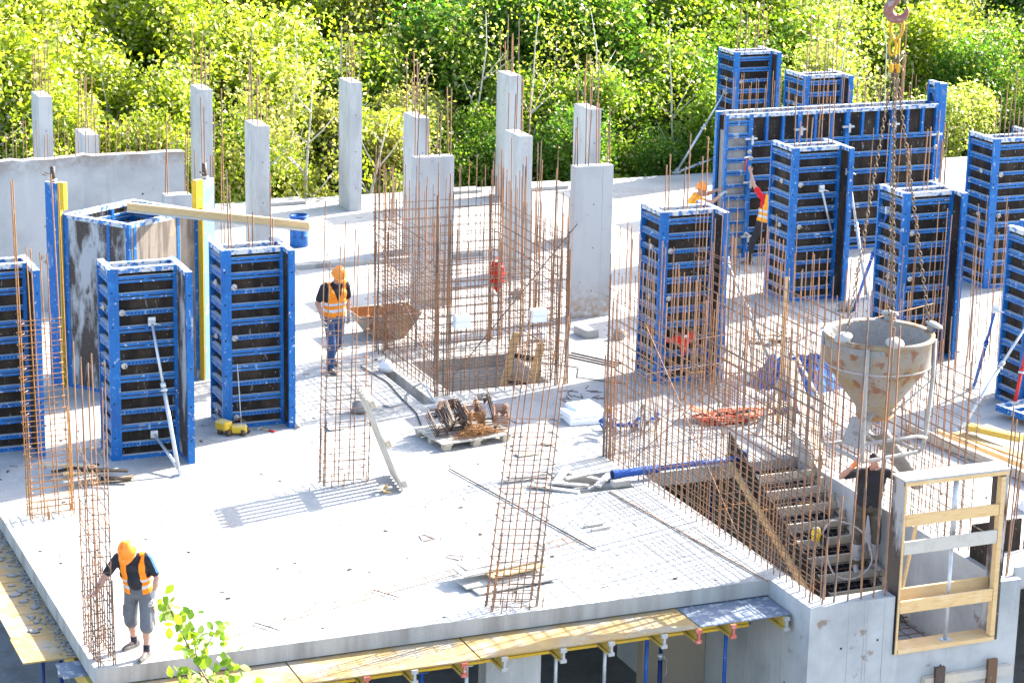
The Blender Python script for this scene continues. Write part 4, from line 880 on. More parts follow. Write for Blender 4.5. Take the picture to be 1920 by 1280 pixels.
# hole debris
hl=['thick pale','grey','dark narrow','long','split','short','twisted']
for k in range(7):
    x,y=8.6+.18*k,4.95+random.uniform(-.25,.35); a=[2.5,2.7,.9,.1,2.3,.8,0][k]; l=[.8,.9,.7,.5,.7,.6,.9][k]
    if k==6: x,y=8.4,5.35
    o=MB().b2((-l/2,-.06,0),(l/2,.06,.03),'woodgrey').obj('scrap_board',loc=(x,y,.012+.025*(k%4))); o.rotation_euler=(.05,-.05,a)
    tag(o,hl[k]+' weathered board fallen over the small slab opening by the blue pipe','scrap board','boards over the small slab opening')
o=MB().b2((0,0,0),(.3,.14,.1),'woodgrey').obj('wood_block',loc=(9.55,4.52,.003)); tag(o,'weathered box-like timber block beside the small slot in the slab','block')
# blue pipe
r=empty('blue_pipe',(9.62,4.72,.16),'blue open steel pipe laid across the stair opening','pipe')
b=MB(); e=V((2.5,.18,-.02)); b.tube([(0,0,0),e*.35],.068,'bluesteel',14,caps=False).tube([e*.35,e],.047,'bluesteel',14).tube([(-.01,0,0),(.01,0,0)],.082,'bluesteel',14,caps=False).tube([(.001,0,0),e*.3],.05,'hole',12); b.obj('tube',r)
MB().box(e+V((.02,0,.0)),(.03,.2,.22),'bluesteel').obj('end_plate',r)
# orange strap heap
r=empty('orange_strap',(12.55,7.0,0),'heap of orange webbing straps on the slab behind the near rebar wall','strap')
b=MB()
def ribbon(pts,w,m):
    vs=[];fs=[]; P=[V(p) for p in pts]
    for i,p in enumerate(P):
        t=(P[min(i+1,len(P)-1)]-P[max(0,i-1)]); s=t.cross(V((0,0,1))).normalized()*w/2; vs+=[p+s,p-s,p-s+V((0,0,.012)),p+s+V((0,0,.012))]
    for i in range(len(P)-1):
        for k in range(4): fs.append((i*4+k,i*4+(k+1)%4,i*4+4+(k+1)%4,i*4+4+k))
    b.add(vs,fs,m,True)
for j in range(6):
    pts=[]; a0=random.uniform(0,6)
    for i in range(26):
        a=a0+i*.5; rr=.32+.05*j*math.sin(i*.4+j); pts.append((.45+math.cos(a)*rr*1.5+.02*j,.25+math.sin(a)*rr*.6,.02+.025*j+.03*math.sin(i*1.3+j)))
    ribbon(pts,.07,'orange' if j%3 else 'red')
b.obj('webbing',r); MB().box((.85,.3,.1),(.3,.14,.1),'blackrub',Rz(.4)).obj('ratchet',r,bevel=.02)
o=MB().add([(0,0,.25),(.5,-.15,.06),(.62,.2,.05),(.12,.38,.24),(0,0,.23),(.5,-.15,.04),(.62,.2,.03),(.12,.38,.22)],[(0,1,2,3),(7,6,5,4),(0,4,5,1),(1,5,6,2),(2,6,7,3),(3,7,4,0)],'orange').obj('orange_sheet',loc=(12.35,7.35,.0)); tag(o,'faded orange sheet propped up at the left end of the orange straps','sheet')
# blue sheeting heap, white sheet, plywood
def heap(name,x,y,lx,ly,h,m,label,cat,seed,rz=0):
    random.seed(seed); n=16; vs=[];fs=[]
    for j in range(n+1):
        for i in range(n+1):
            u,v=i/n,j/n; e=min(1,6*min(u,1-u,v,1-v)); z=e*h*(.45+.35*math.sin(7*u+seed)*math.cos(6*v)+.25*random.random())
            vs.append(((u-.5)*lx+random.uniform(-.02,.02),(v-.5)*ly+random.uniform(-.02,.02),max(.003,z)))
    for j in range(n):
        for i in range(n): a=j*(n+1)+i; fs.append((a,a+1,a+n+2,a+n+1))
    o=MB().add(vs,fs,m).obj(name,loc=(x,y,.002)); o.rotation_euler=(0,0,rz); tag(o,label,cat); return o
heap('blue_sheeting',15.25,8.8,1.7,1.25,.75,'bluestuff','crumpled heap of dark blue sheeting behind the timber legs left of the bucket','sheeting',4,.3)
heap('white_sheet',14.05,8.1,.95,.75,.3,'foam','white insulation sheet draped over a blue board next to the blue sheeting','sheet',9,-.5)
o=MB().b2((0,0,0),(1.6,.2,.09),'bluestuff').b2((.0,-.02,.091),(1.6,.2,.12),'woodgrey').obj('blue_board',loc=(13.2,7.45,.01)); o.rotation_euler=(0,0,-.1); tag(o,'blue edged board lying under the white sheet','board')
pls=[(14.3,10.4,1.6,.9,.15,'wood','tan plywood sheet on the slab right of the near formwork'),(15.0,10.2,1.3,.6,-.1,'woodgrey','grey plywood sheet overlapping the tan one'),(14.6,13.1,.6,.3,.3,'slab','small pale board far right of the near formwork'),(13.4,24.0,1.0,.25,-.3,'wood','pile board behind the middle cage, upper'),(13.7,23.7,1.1,.25,.25,'woodgrey','pile board behind the middle cage, lower'),(9.4,20.9,.9,.5,-.5,'woodgrey','tilted grey board behind the blue barrel'),(7.75,10.05,.35,.2,.4,'woodgrey','small grey board at the lower end of the long trough'),(8.9,6.6,.4,.2,.1,'wood','small pale board right of the pallet'),(6.3,9.0,.3,.18,.1,'woodgrey','small grey board left of the pallet'),(9.6,7.1,.5,.2,.5,'wood','thin pale board under the front leaning cage'),(16.5,10.8,.45,.32,.6,'woodgrey','small grey board by the strut foot')]
for (x,y,lx,ly,a,m,lb) in pls:
    o=MB().b2((-lx/2,-ly/2,0),(lx/2,ly/2,.02),m).obj('plywood_sheet',loc=(x,y,.012)); o.rotation_euler=(random.uniform(0,.06),random.uniform(0,.05),a); tag(o,lb,'board')
for k in range(6):
    o=MB().b2((-.35,-.07,0),(.35,.07,.03),'woodgrey' if k%2 else 'wood').obj('scrap_board',loc=(16.2+.12*k,11.6+.2*(k%3),.01+.03*k)); o.rotation_euler=(.05,.06,.3*k-.6)
    tag(o,'weathered board in the small pile behind the timber trestle, '+['bottom','second','third','fourth','fifth','top'][k]+' layer','scrap board','small board pile behind the timber trestle')
# timber A-frame
r=empty('timber_trestle',(12.9,5.9,0),'crossed timber laths standing behind the stair head, left of the bucket','trestle')
MB().beam((.9,.9,0),(1.2,1.35,2.55),.07,.04,'woodfresh').obj('lath',r); MB().beam((.75,.1,0),(1.3,1.5,1.3),.09,.04,'wood').obj('lath',r); MB().beam((.2,.4,0),(1.1,1.2,.75),.08,.035,'woodgrey').obj('lath',r); MB().beam((1.6,.1,0.1),(1.25,1.1,1.25),.05,.03,'woodgrey').obj('lath',r)
MB().beam((12.9,5.0,.1),(13.5,5.5,.1),.2,.18,'slab').obj('x') if 0 else None
o=MB().beam((13.2,4.2,.2),(14.3,7.4,.95),.22,.04,'wood').obj('plank'); tag(o,'broad plank rising along the stair edge left of the bucket','plank')
# yellow timber form beams right
for k,(p,q,w,h,m,lb) in enumerate([((15.7,5.6,.1),(16.2,2.2,.1),.1,.16,'wood','long tan beam lying on the slab at the right edge, nearest one'),((16.35,5.0,.12),(16.9,2.3,.12),.22,.03,'deck','wide yellow plank lying at the right photo edge'),((16.1,5.2,.08),(16.6,2.2,.08),.08,.12,'woodfresh','narrow yellow beam beside the wide yellow plank'),((16.5,4.9,.24),(17.0,4.0,.24),.18,.1,'red','short red-ended yellow block on the wide yellow plank')]):
    o=MB().beam(p,q,w,h,m if k!=3 else 'yellowbeam').obj('timber_beam'); tag(o,lb,'beam')
for k in range(2):
    r=empty('form_panel_flat',(17.9+.1*k,5.0-1.9*k,.01),['small blue form panel lying flat at the right photo edge, upper','small blue form panel lying flat at the right photo edge, lower'][k],'form panel'); p=panel(r,(0,0,.12),0,.9,.9,ribs=[.3,.6],perf=(9,)); p.rotation_euler=(-PI/2,0,.2)
heap('white_bag',15.55,1.35,.6,.45,.25,'foam','crumpled white plastic sheet at the right end of the window frame','sheet',3)
# blue clamps pile near fence foot
r=empty('clamp_pile',(10.55,6.9,0),'small pile of blue and grey form clamps behind the near rebar wall','clamps')
for k in range(14):
    b=MB(); b.box((0,0,0),(.26,.05,.05),'bluesteel' if k%2 else 'galv').box((.1,0,.05),(.05,.05,.14),'bluesteel' if k%2 else 'rust'); o=b.obj('clamp',r,(random.uniform(0,1.0),random.uniform(0,.5),.05+random.random()*.22)); o.rotation_euler=(random.uniform(-1,1),random.uniform(-1,1),random.uniform(0,6))
# cable
b=MB(); pts=[(7.75,9.0),(7.6,9.6),(7.85,10.4),(8.1,11.2),(8.3,11.9)]
o=b.tube([(x,y,.015) for x,y in [(8.0,12.6),(8.12,11.4),(8.0,10.2),(7.95,9.4),(7.75,8.6),(7.85,7.9),(8.0,7.7)]],.011,'blackrub',6).obj('cable'); tag(o,'black cable curving from the trough to the stirrup pallet','cable')
o=MB().tube([(8.5,9.9,.02),(8.4,10.2,.25),(8.45,10.5,.22),(8.4,10.9,.02)],.02,'galv',6).obj('bent_conduit'); tag(o,'pale bent conduit sticking out of the trough left of the big cage','conduit')
o=MB().tube([(11.0,12.1,.016),(11.9,11.2,.016),(11.6,10.6,.016),(12.3,9.9,.016)],.01,'blackrub',6).obj('cable'); tag(o,'thin black cable right of the big rebar cage','cable')
for k,(x,y) in enumerate([(8.35,12.15),(12.0,13.3),(7.0,9.8),(12.9,16.6),(19.0,13.5),(13.55,12.9)]):
    b=MB(); b.lathe([(0,0),(.13,.01),(.15,.08),(.09,.18),(0,.21)],'foam' if k<2 else 'wetconcrete',n=9); o=b.obj('rubble_lump',loc=(x,y,.002)); 
    for v in o.data.vertices: v.co+=V((random.uniform(-.03,.03),random.uniform(-.03,.03),random.uniform(0,.02)))
    tag(o,['white crumpled lump in the trough by the big cage','white crumpled plastic at the foot of the wide stained column','grey rubble lump left of the pallet','grey rubble lump near the wide stained column','grey rubble lump between the right formworks','grey rubble lump behind the near formwork'][k],'lump')
o=MB().b2((0,0,0),(.3,.5,.16),'slab').obj('concrete_block',loc=(12.9,13.1,.003),bevel=.01); o.rotation_euler=(0,0,.1); tag(o,'pale concrete kerb block right at the foot of the wide stained column','kerb block')
# stirrups, small scraps
for k,(x,y) in enumerate([(5.75,3.16),(6.0,2.2)]):
    b=MB(); b.tube([(0,0,.008),(.2,.05,.008),(.12,.28,.008),(.03,.25,.008),(.0,.04,.008)],.006,'rust',5); o=b.obj('loose_stirrup',loc=(x,y,0)); o.rotation_euler=(0,0,k*.8); tag(o,['bent stirrup lying alone on the white slab, farther one','bent stirrup lying alone on the white slab, nearer one'][k],'stirrup','loose stirrups on the slab')
b=MB()
for k in range(5): b.box((random.uniform(-.1,.12),random.uniform(-.06,.06),.02+.02*k),(.14,.07,.03),['woodfresh','wood','woodgrey'][k%3],Euler((0,.2,k)).to_matrix())
o=b.obj('wood_scraps',loc=(5.95,5.55,0)); tag(o,'handful of brown wood scraps in the comb shadow','scraps')
b=MB()
for k in range(900):
    x,y=random.uniform(.2,24),random.uniform(.2,26)
    if (9.9<x<13.6 and y<5.1) or (8.9<x<11.1 and 10.4<y<12.7) or (8.2<x<10 and 4<y<5.4) or (8.2<x<8.6 and 9.8<y<12.5): continue
    s=random.uniform(.008,.032); a=random.uniform(0,6)
    if k%5: b.box((x,y,s*.3+.002),(s*2,s,s*.6),['wetconcrete','woodgrey','wetconcrete','darksteel'][k%4],Rz(a))
    else: b.tube([(x,y,.006),(x+math.cos(a)*.16,y+math.sin(a)*.16,.006)],.004,'darksteel',4)
o=b.obj('site_crumbs'); tag(o,'scattered crumbs, wood chips and cut wire bits all over the slab','debris'); o['kind']='stuff'
b=MB()
for k in range(18): 
    x,y,a=10.6+random.uniform(0,1.3),9.3+random.uniform(-.5,.6),random.uniform(0,3); b.tube([(x,y,.01),(x+.22*math.cos(a),y+.22*math.sin(a),.01)],.007,'darksteel',5)
o=b.obj('bar_offcuts'); tag(o,'scattered dark bar offcuts right of the big cage','offcuts'); o['kind']='stuff'
for k in range(3):
    o=bar('loose_rebar',(12.0+.1*k,12.0+.12*k,.012),(12.6+.1*k,11.0+.1*k,.012),.012,'darksteel'); tag(o,'dark bar lying right of the big cage below the wide column, '+['left','middle','right'][k]+' of three','rebar','three dark bars right of the big cage')
for k,(x,y) in enumerate([(5.7,9.3),(5.45,14.9),(6.6,13.6),(2.2,8.9),(19.6,16.9)]):
    o=link('wing_nut',NUT,None,(x,y,.03)); o.rotation_euler=(1.4,0,k); tag(o,['pale wing nut lying right of the formwork by the hammer','wing nut lying left of the walking man, farther','wing nut lying left of the walking man, nearer','pale wing nut at the foot of the propped formwork','wing nut lying near the red-shirt man'][k],'wing nut','loose wing nuts on the slab')
# ------------------------------------------------------------------ people
def caps_mesh(caps,voxel,smooth=2,fac=.5):
    b=MB()
    for c in caps:
        if len(c)==3: # ellipsoid: centre, radii, rot
            p,rad,rot=c; n,mr=14,9; vs=[];fs=[]
            for i in range(mr+1):
                ph=PI*i/mr
                for k in range(n): 
                    a=2*PI*k/n; v=V((math.sin(ph)*math.cos(a)*rad[0],math.sin(ph)*math.sin(a)*rad[1],math.cos(ph)*rad[2])); vs.append(V(p)+(rot@v if rot else v))
            for i in range(mr):
                for k in range(n): fs.append((i*n+k,(i+1)*n+k,(i+1)*n+(k+1)%n,i*n+(k+1)%n))
            b.add(vs,fs,'skin')
        else:
            p,q,r1,r2=c; p,q=V(p),V(q); d=q-p; L=max(d.length,1e-4); d=d/L
            a=d.orthogonal().normalized(); e=d.cross(a); prof=[]
            for i in range(5): t=PI/2*i/4; prof.append((math.sin(t)*r1,-math.cos(t)*r1))
            for i in range(5): t=PI/2*i/4; prof.append((math.cos(t)*r2,L+math.sin(t)*r2))
            n=12; vs=[];fs=[]
            for (rr,z) in prof:
                for k in range(n): an=2*PI*k/n; vs.append(p+d*z+(a*math.cos(an)+e*math.sin(an))*max(rr,1e-4))
            for i in range(len(prof)-1):
                for k in range(n): fs.append((i*n+k,i*n+(k+1)%n,(i+1)*n+(k+1)%n,(i+1)*n+k))
            b.add(vs,fs,'skin')
    me=b.mesh('tmp'); bm=bmesh.new(); bm.from_mesh(me); bmesh.ops.remove_doubles(bm,verts=bm.verts,dist=1e-5); bmesh.ops.recalc_face_normals(bm,faces=bm.faces); bm.to_mesh(me); bm.free()
    o=bpy.data.objects.new('tmp',me); COL.objects.link(o)
    m=o.modifiers.new('r','REMESH'); m.mode='VOXEL'; m.voxel_size=voxel; m.use_smooth_shade=True
    if smooth: s=o.modifiers.new('s','SMOOTH'); s.iterations=smooth; s.factor=fac
    dg=bpy.context.evaluated_depsgraph_get(); ev=o.evaluated_get(dg); out=bpy.data.meshes.new_from_object(ev)
    bpy.data.objects.remove(o); bpy.data.meshes.remove(me); out.materials.clear(); return out
def grow(cs,g): 
    out=[]
    for c in cs:
        if len(c)==3: out.append((c[0],tuple(x+g for x in c[1]),c[2]))
        else: out.append((c[0],c[1],c[2]+g,c[3]+g))
    return out
def finish(me,name,parent,mats,rule=None,kill=None):
    for m in mats: me.materials.append(M[m])
    if kill:
        bm=bmesh.new(); bm.from_mesh(me); dl=[f for f in bm.faces if kill(f.calc_center_median())]
        bmesh.ops.delete(bm,geom=dl,context='FACES'); bm.to_mesh(me); bm.free()
    if rule:
        idx=[rule(p.center) for p in me.polygons]; me.polygons.foreach_set('material_index',idx)
    me.polygons.foreach_set('use_smooth',[True]*len(me.polygons)); me.update()
    return link(name,me,parent)
def hand(caps,W,d,n,curl=.5,sz=1.0,spread=1.0,thumb=1):
    W,d,n=V(W),V(d).normalized(),V(n); n=(n-d*n.dot(d)).normalized(); s=d.cross(n)
    if thumb<0: s=-s
    for k,o in enumerate((-.028,-.010,.010,.027)):
        caps.append((W+d*.005+s*o*.7*sz,W+d*.08*sz+s*o*sz,.0155*sz,.0125*sz))
        L=(.034,.04,.038,.028)[3-k] if False else (.03,.038,.041,.036)[k]
        p=W+d*.082*sz+s*o*1.1*sz*spread; dirv=d.copy()
        for j in range(3):
            a=curl*(.55+.5*j); ax=s; dirv=(Quaternion(ax,-a if True else a)@d) if False else (d*math.cos(a*(j+1)*.55)+n*math.sin(a*(j+1)*.55))
            q=p+dirv*L*(1-.2*j)*sz; caps.append((p,q,.0095*sz,.0083*sz)); p=q
    p=W+d*.025*sz+s*.03*sz; q=p+(d*.6+s*.7+n*.35).normalized()*.04*sz; t=q+(d*.8+s*.25+n*.5).normalized()*.034*sz
    caps.append((p,q,.0125*sz,.0105*sz)); caps.append((q,t,.0105*sz,.009*sz))
def person(label,loc,rz,J,O,scale=1.0):
    """J joints in local coords (faces -Y, +X is the person's left)"""
    g=lambda k:V(J[k])
    r=empty('person',loc,label,'person',None,rz); r.scale=(scale,)*3
    pel,wa,ch,nk,hd=g('pel'),g('waist'),g('chest'),g('neck'),g('head')
    sL,sR=g('shL'),g('shR'); lat=(sL-sR).normalized()
    fw=V(J.get('look',(0,-1,-.2))).normalized()
    hl=fw.cross(V((0,0,1))).normalized()*-1; upv=fw.cross(hl).normalized()
    if upv.z<0: upv=-upv
    hrot=Matrix((hl,-fw,upv)).transposed()
    H_=lambda x,y,z: hd+hrot@V((x,y,z))   # y negative = forward
    up=[]; # torso
    for (p,q,r1,r2) in [(ch-lat*.1,ch+lat*.1,.115,.115),(wa-lat*.07,wa+lat*.07,.11,.11),((ch+wa)/2-lat*.085,(ch+wa)/2+lat*.085,.118,.118),(ch-lat*.05,wa-lat*.04,.11,.105),(ch+lat*.05,wa+lat*.04,.11,.105)]: up.append((p,q,r1,r2))
    up+= [(sL-lat*.03,ch+lat*.05,.065,.09),(sR+lat*.03,ch-lat*.05,.065,.09),(sL,sR,.06,.06),(nk,(sL+sR)/2+(ch-nk)*.15,.06,.08)]
    up[-2]=(sL-lat*.02,sR+lat*.02,.066,.066)
    if J.get('belly'): up.append(((wa+ch)/2+V((0,-.05,-.06)),wa+V((0,-.055,.0)),.11,.115))
    pelv=[(pel-lat*.075,pel+lat*.075,.115,.115),(wa-lat*.06,pel-lat*.06,.105,.112),(wa+lat*.06,pel+lat*.06,.105,.112)]
    armL=[(sL,g('elL'),.056,.044)]; armR=[(sR,g('elR'),.056,.044)]
    fore=[(g('elL'),g('wrL'),.044,.029),(g('elR'),g('wrR'),.044,.029),(g('elL'),g('elL').lerp(g('wrL'),.35),.044,.046),(g('elR'),g('elR').lerp(g('wrR'),.35),.044,.046)]
    legs=[]
    for s in 'LR':
        h,k,a=g('hip'+s),g('kn'+s),g('an'+s)
        legs+=[(h,k,.088,.06),(k,a,.056,.038),(k.lerp(a,.1),k.lerp(a,.45),.055,.057)]
    hands=[]
    for s in 'LR':
        hands_=[]; e,wv=g('el'+s),g('wr'+s); d=V(J.get('hd'+s,(wv-e))); hand(hands_,wv,d,J.get('hn'+s,(1 if s=='R' else -1,0,0)),J.get('curl'+s,.6),J.get('hsz',1.0),1,1 if s=='R' else -1); hands.append(hands_)
    feet=[]; shoes=[]
    for s in 'LR':
        a=g('an'+s); t=V(J['toe'+s]).normalized(); up_=V((0,0,1)); 
        hz_=J.get('sole'+s,0.0)
        heel=a-t*.05; heel.z=a.z-.05; ball=a+t*.13; ball.z=a.z-.055; toe=a+t*.185; toe.z=a.z-.06
        if 'toedrop' in J and J['toedrop']==s: ball.z-=.06; toe.z-=.1
        feet+=[(a,heel,.038,.034),(a,ball,.036,.03),(ball,toe,.03,.022)]
        shoes.append([(heel,heel+V((0,0,.03)),.043,.042),(heel,ball,.043,.044),(ball,toe,.044,.032),(a-V((0,0,.03)),a,.045,.047),(a-V((0,0,.02)),ball,.042,.036)])
    headc=[(H_(0,.01,.035),(.075,.093,.098),hrot),(H_(0,-.02,-.035),(.062,.07,.075),hrot),(H_(0,-.058,-.075),(.034,.03,.028),hrot),
      (H_(0,-.088,.015),H_(0,-.108,-.022),.011,.017),(H_(-.02,-.078,.028),H_(-.045,-.066,.026),.014,.012),(H_(.02,-.078,.028),H_(.045,-.066,.026),.014,.012),
      (H_(-.02,-.088,-.058),H_(.02,-.088,-.058),.011,.011),(H_(-.077,.012,.0),H_(-.08,.018,.03),.012,.014),(H_(.077,.012,.0),H_(.08,.018,.03),.012,.014),
      (nk-(nk-hd)*.15,hd+hrot@V((0,.015,-.04)),.056,.054)]
    body=grow(up,-.012)+grow(pelv,-.012)+armL+armR+fore+legs+hands[0]+hands[1]+feet+headc
    me=caps_mesh(body,.0075,2,.4)
    eyes=[H_(-.031,-.088,.014),H_(.031,-.088,.014)]; brows=[H_(-.033,-.09,.036),H_(.033,-.09,.036)]; mouth=H_(0,-.1,-.058)
    hi=hrot.inverted()
    gl={}
    def rule(c):
        if min((c-e).length for e in eyes)<.012: return 1
        q=hi@(c-hd)
        if abs(q.z-.04)<.007 and .012<abs(q.x)<.052 and q.y<-.06: return 3
        if abs(q.z+.058)<.008 and abs(q.x)<.026 and q.y<-.085: return 2
        if O.get('hair') and (q.z>.045+.5*max(-q.y-.02,0) or (q.y>.03 and q.z>-.04)) and q.z<.2 and abs(q.x)<.12 and abs(q.y)<.13: return 3
        return 0
    finish(me,'body',r,['skin','eye','lip','hair'],rule)
    # clothing
    slv=O.get('sleeve',.72)
    sh=grow(up,.006)+[(sL,sL.lerp(g('elL'),slv),.07,.066),(sR,sR.lerp(g('elR'),slv),.07,.066)]
    if O.get('tuck',0)<1: sh+=[(wa-lat*.06,pel.lerp(wa,.3)-lat*.065,.12,.127),(wa+lat*.06,pel.lerp(wa,.3)+lat*.065,.12,.127)]
    def srule(c):
        if O.get('stripe'):
            for S2,E2 in ((sL,g('elL')),):
                d_=(E2-S2); t=(c-S2).dot(d_)/d_.length_squared
                if -.25<t<.75:
                    o_=c-(S2+d_*t); ang=math.atan2(o_.y,o_.dot(lat))
                    for a0 in (-.75,-.35,.05):
                        if abs(ang-a0)<.12: return 1
        return 0
    finish(caps_mesh(sh,.011,4),'shirt',r,[O['shirt'],'stripe'],srule,lambda c:(c-hd).length<.135 and c.z>nk.z-.01)
    if O.get('vest'):
        vs_=grow(up[:-1],.022)+[(wa-lat*.065,pel.lerp(wa,.35)-lat*.07,.13,.137),(wa+lat*.065,pel.lerp(wa,.35)+lat*.07,.13,.137)]
        ax=(nk-pel).normalized(); bot=pel.lerp(wa,.2)
        def t_(c): return (c-pel).dot(ax)
        Ln=(nk-pel).length; openw=O.get('open',.0)
        fd=lat.cross(ax); 
        if fd.y>0 and True: fd=-fd if fd.dot(fw)<0 else fd
        def kill(c):
            x=(c-pel-ax*t_(c)).dot(lat); f=(c-pel-ax*t_(c)).dot(fd); t=t_(c)/Ln
            if t<.06: return True
            if t>.93 and abs(x)<.1: return True
            if f>.02:
                vw=max(openw,(t-.52)*.26)
                if abs(x)<vw: return True
            if t>.5 and abs(x)>.165+.05*(1-t)*0: return True
            return False
        def vrule(c):
            t=t_(c)/Ln
            return 1 if (.2<t<.28 or .39<t<.47) else 0
        finish(caps_mesh(vs_,.011,4),'vest',r,[O['vest'],'reflect'],vrule,kill)
    # trousers
    tr=grow(pelv,.012); ln=O.get('legcut',1.0)
    for s in 'LR':
        h,k,a=g('hip'+s),g('kn'+s),g('an'+s)
        if ln<1: tr+=[(h,k,.105,.095),(k,k.lerp(a,.12),.094,.098)]
        else: tr+=[(h,k,.1,.076),(k,a+V((0,0,.03)),.073,.062),(k.lerp(a,.85),a+V((0,0,.015)),.066,.068)]
    if ln<1:
        for s in 'LR': 
            h,k=g('hip'+s),g('kn'+s); sd_=lat*(1 if s=='L' else -1); tr+=[(h.lerp(k,.55)+sd_*.07,h.lerp(k,.85)+sd_*.07,.045,.045)]
    finish(caps_mesh(tr,.011,3),'shorts' if ln<1 else 'trousers',r,[O['trousers']])
    for i,s in enumerate('LR'):
        a=g('an'+s); sc=list(shoes[i])
        if O['shoe']=='boot': sc+=[(a,a.lerp(g('kn'+s),.75),.062,.072)]
        zz=min(min(V(c[0]).z-c[2],V(c[1]).z-c[3]) for c in sc)
        finish(caps_mesh(sc,.009,2),'shoe',r,[O['shoe'],'sole'],lambda c:1 if (c.z<zz+.028 and O['shoe']!='boot') else 0)
    if ln<1:
        for s in 'LR':
            a,k=g('an'+s),g('kn'+s); finish(caps_mesh([(a-V((0,0,.02)),a.lerp(k,.22),.045,.047)],.008,1),'sock',r,['navy'])
    for s,i in (('L',0),('R',1)):
        if O.get('glove'+s):
            gc=grow(hands[i],.004); wv,e=g('wr'+s),g('el'+s); gc.append((wv.lerp(e,.22),wv,.04,.036)); finish(caps_mesh(gc,.007,1),'glove',r,[O['glove'+s]])
    if O.get('helmet'):
        b=MB(); prof=[(.0,.155),(.035,.152),(.07,.14),(.1,.115),(.119,.075),(.126,.03),(.128,.01)]
        b.lathe(prof,'helmet',(0,0,0),n=28); vs=b.v
        b2=MB(); b2.lathe(prof,'helmet',n=28)
        # brim
        n=28; rv=[];fs=[]
        for (rr,z) in ((.127,.012),(1,.0),(1,-.008),(.122,-.002)):
            for k in range(n):
                a=2*PI*k/n; fwd=max(0,-math.sin(a))**2; R_=rr if rr<.5 else .137+.05*fwd; rv.append((R_*math.cos(a),R_*math.sin(a)*1.0,z-.018*fwd*(1 if rr>.5 else 0)))
        for i in range(3):
            for k in range(n): fs.append((i*n+k,i*n+(k+1)%n,(i+1)*n+(k+1)%n,(i+1)*n+k))
        b2.add(rv,fs,'helmet',True)
        for x in (-.025,0,.025): b2.tube([(x,-.09,.125),(x,-.03,.158),(x,.05,.154),(x,.1,.115)],.006,'helmet',6)
        o=b2.obj('helmet',r); o.matrix_local=Matrix.Translation(H_(0,.012,.035))@(hrot.to_4x4())@Matrix.Diagonal((.92,1.08,.98,1))
        o2=MB().tube([(-.115,.02,.0),(-.1,.09,-.02),(0,.13,-.03),(.1,.09,-.02),(.115,.02,0)],.008,'blackrub',6).obj('strap',o)
    return r
# bending man at the slab corner
person('man in orange helmet, open orange vest and grey shorts bending over the corner rebar cage',(.66,.3,0),R(-33),dict(
 pel=(0,.05,.9),waist=(0,0,1.06),chest=(0,-.1,1.3),neck=(0,-.19,1.47),head=(.0,-.31,1.56),look=(-.25,-.72,-.95),belly=1,
 shL=(.2,-.13,1.43),shR=(-.2,-.17,1.42),elL=(.29,-.06,1.15),wrL=(.27,-.16,.91),elR=(-.36,-.28,1.17),wrR=(-.42,-.47,1.0),
 hdL=(-.02,-.15,-1),hnL=(-1,0,0),curlL=1.1,hdR=(-.5,-.7,.2),hnR=(.4,-.2,-1),curlR=1.0,
 hipL=(.1,.05,.88),hipR=(-.1,.05,.88),knL=(.13,-.04,.48),knR=(-.14,.1,.47),anL=(.13,-.08,.09),anR=(-.15,.24,.09),toeL=(-.15,-1,0),toeR=(-.45,-.8,0)),
 dict(shirt='navy',stripe=1,vest='hivis',open=.085,trousers='shorts',legcut=.5,shoe='shoe',helmet=1,gloveL='glove',tuck=1))
o=MB().b2((-.012,-.06,-.42),(.012,.06,.02),'woodfresh').obj('small_board',loc=(.86,.2,.86)); o.rotation_euler=(.1,0,-.5); tag(o,'small fresh wood board in the gloved hand of the bending man','board')
# walking man
person('man in orange helmet, orange vest and blue jeans walking across the slab',(7.42,12.45,0),R(8),dict(
 pel=(0,0,.97),waist=(0,-.01,1.12),chest=(0,-.03,1.38),neck=(0,-.06,1.57),head=(0.02,-.13,1.69),look=(.1,-1,-.55),
 shL=(.21,-.03,1.51),shR=(-.21,-.03,1.51),elL=(.3,.06,1.23),wrL=(.27,-.02,.98),elR=(-.3,.02,1.23),wrR=(-.27,-.12,.98),hdL=(0,-.1,-1),hdR=(.03,-.15,-1),hnL=(-1,-.2,0),hnR=(1,-.2,0),
 hipL=(.1,0,.95),hipR=(-.1,0,.95),knL=(.12,.02,.52),knR=(-.1,-.12,.5),anL=(.12,.34,.2),anR=(-.09,-.06,.09),toeL=(.05,-.9,-.3),toeR=(-.03,-1,0),toedrop='L'),
 dict(shirt='black',vest='hivis',trousers='jeans',shoe='shoe',helmet=1,gloveL='glove',gloveR='glove'),1.1)
# red shirt man stretching at the wall formwork
person('man in red shirt and amber vest stretching up with a hammer at the wall formwork',(19.08,17.75,0),R(180-12),dict(
 pel=(-.25,-.02,.93),waist=(-.3,-.04,1.1),chest=(-.36,-.07,1.36),neck=(-.42,-.12,1.54),head=(-.48,-.2,1.66),look=(.0,-1,.2),
 shL=(-.17,-.1,1.55),shR=(-.56,-.08,1.45),elL=(.0,-.22,1.82),wrL=(.04,-.3,2.08),elR=(-.72,-.2,1.25),wrR=(-.74,-.42,1.3),hdL=(.3,-.2,1),hnL=(-.3,-1,0),curlL=1.3,curlR=1.0,
 hipL=(-.15,-.02,.9),hipR=(-.34,-.02,.9),knL=(-.0,-.06,.5),knR=(-.42,-.1,.48),anL=(.06,-.02,.09),anR=(-.45,-.05,.09),toeL=(.75,-.6,0),toeR=(-.2,-1,0)),
 dict(shirt='tred',vest='hivis2',trousers='black',shoe='shoe',helmet=1,sleeve=.55))
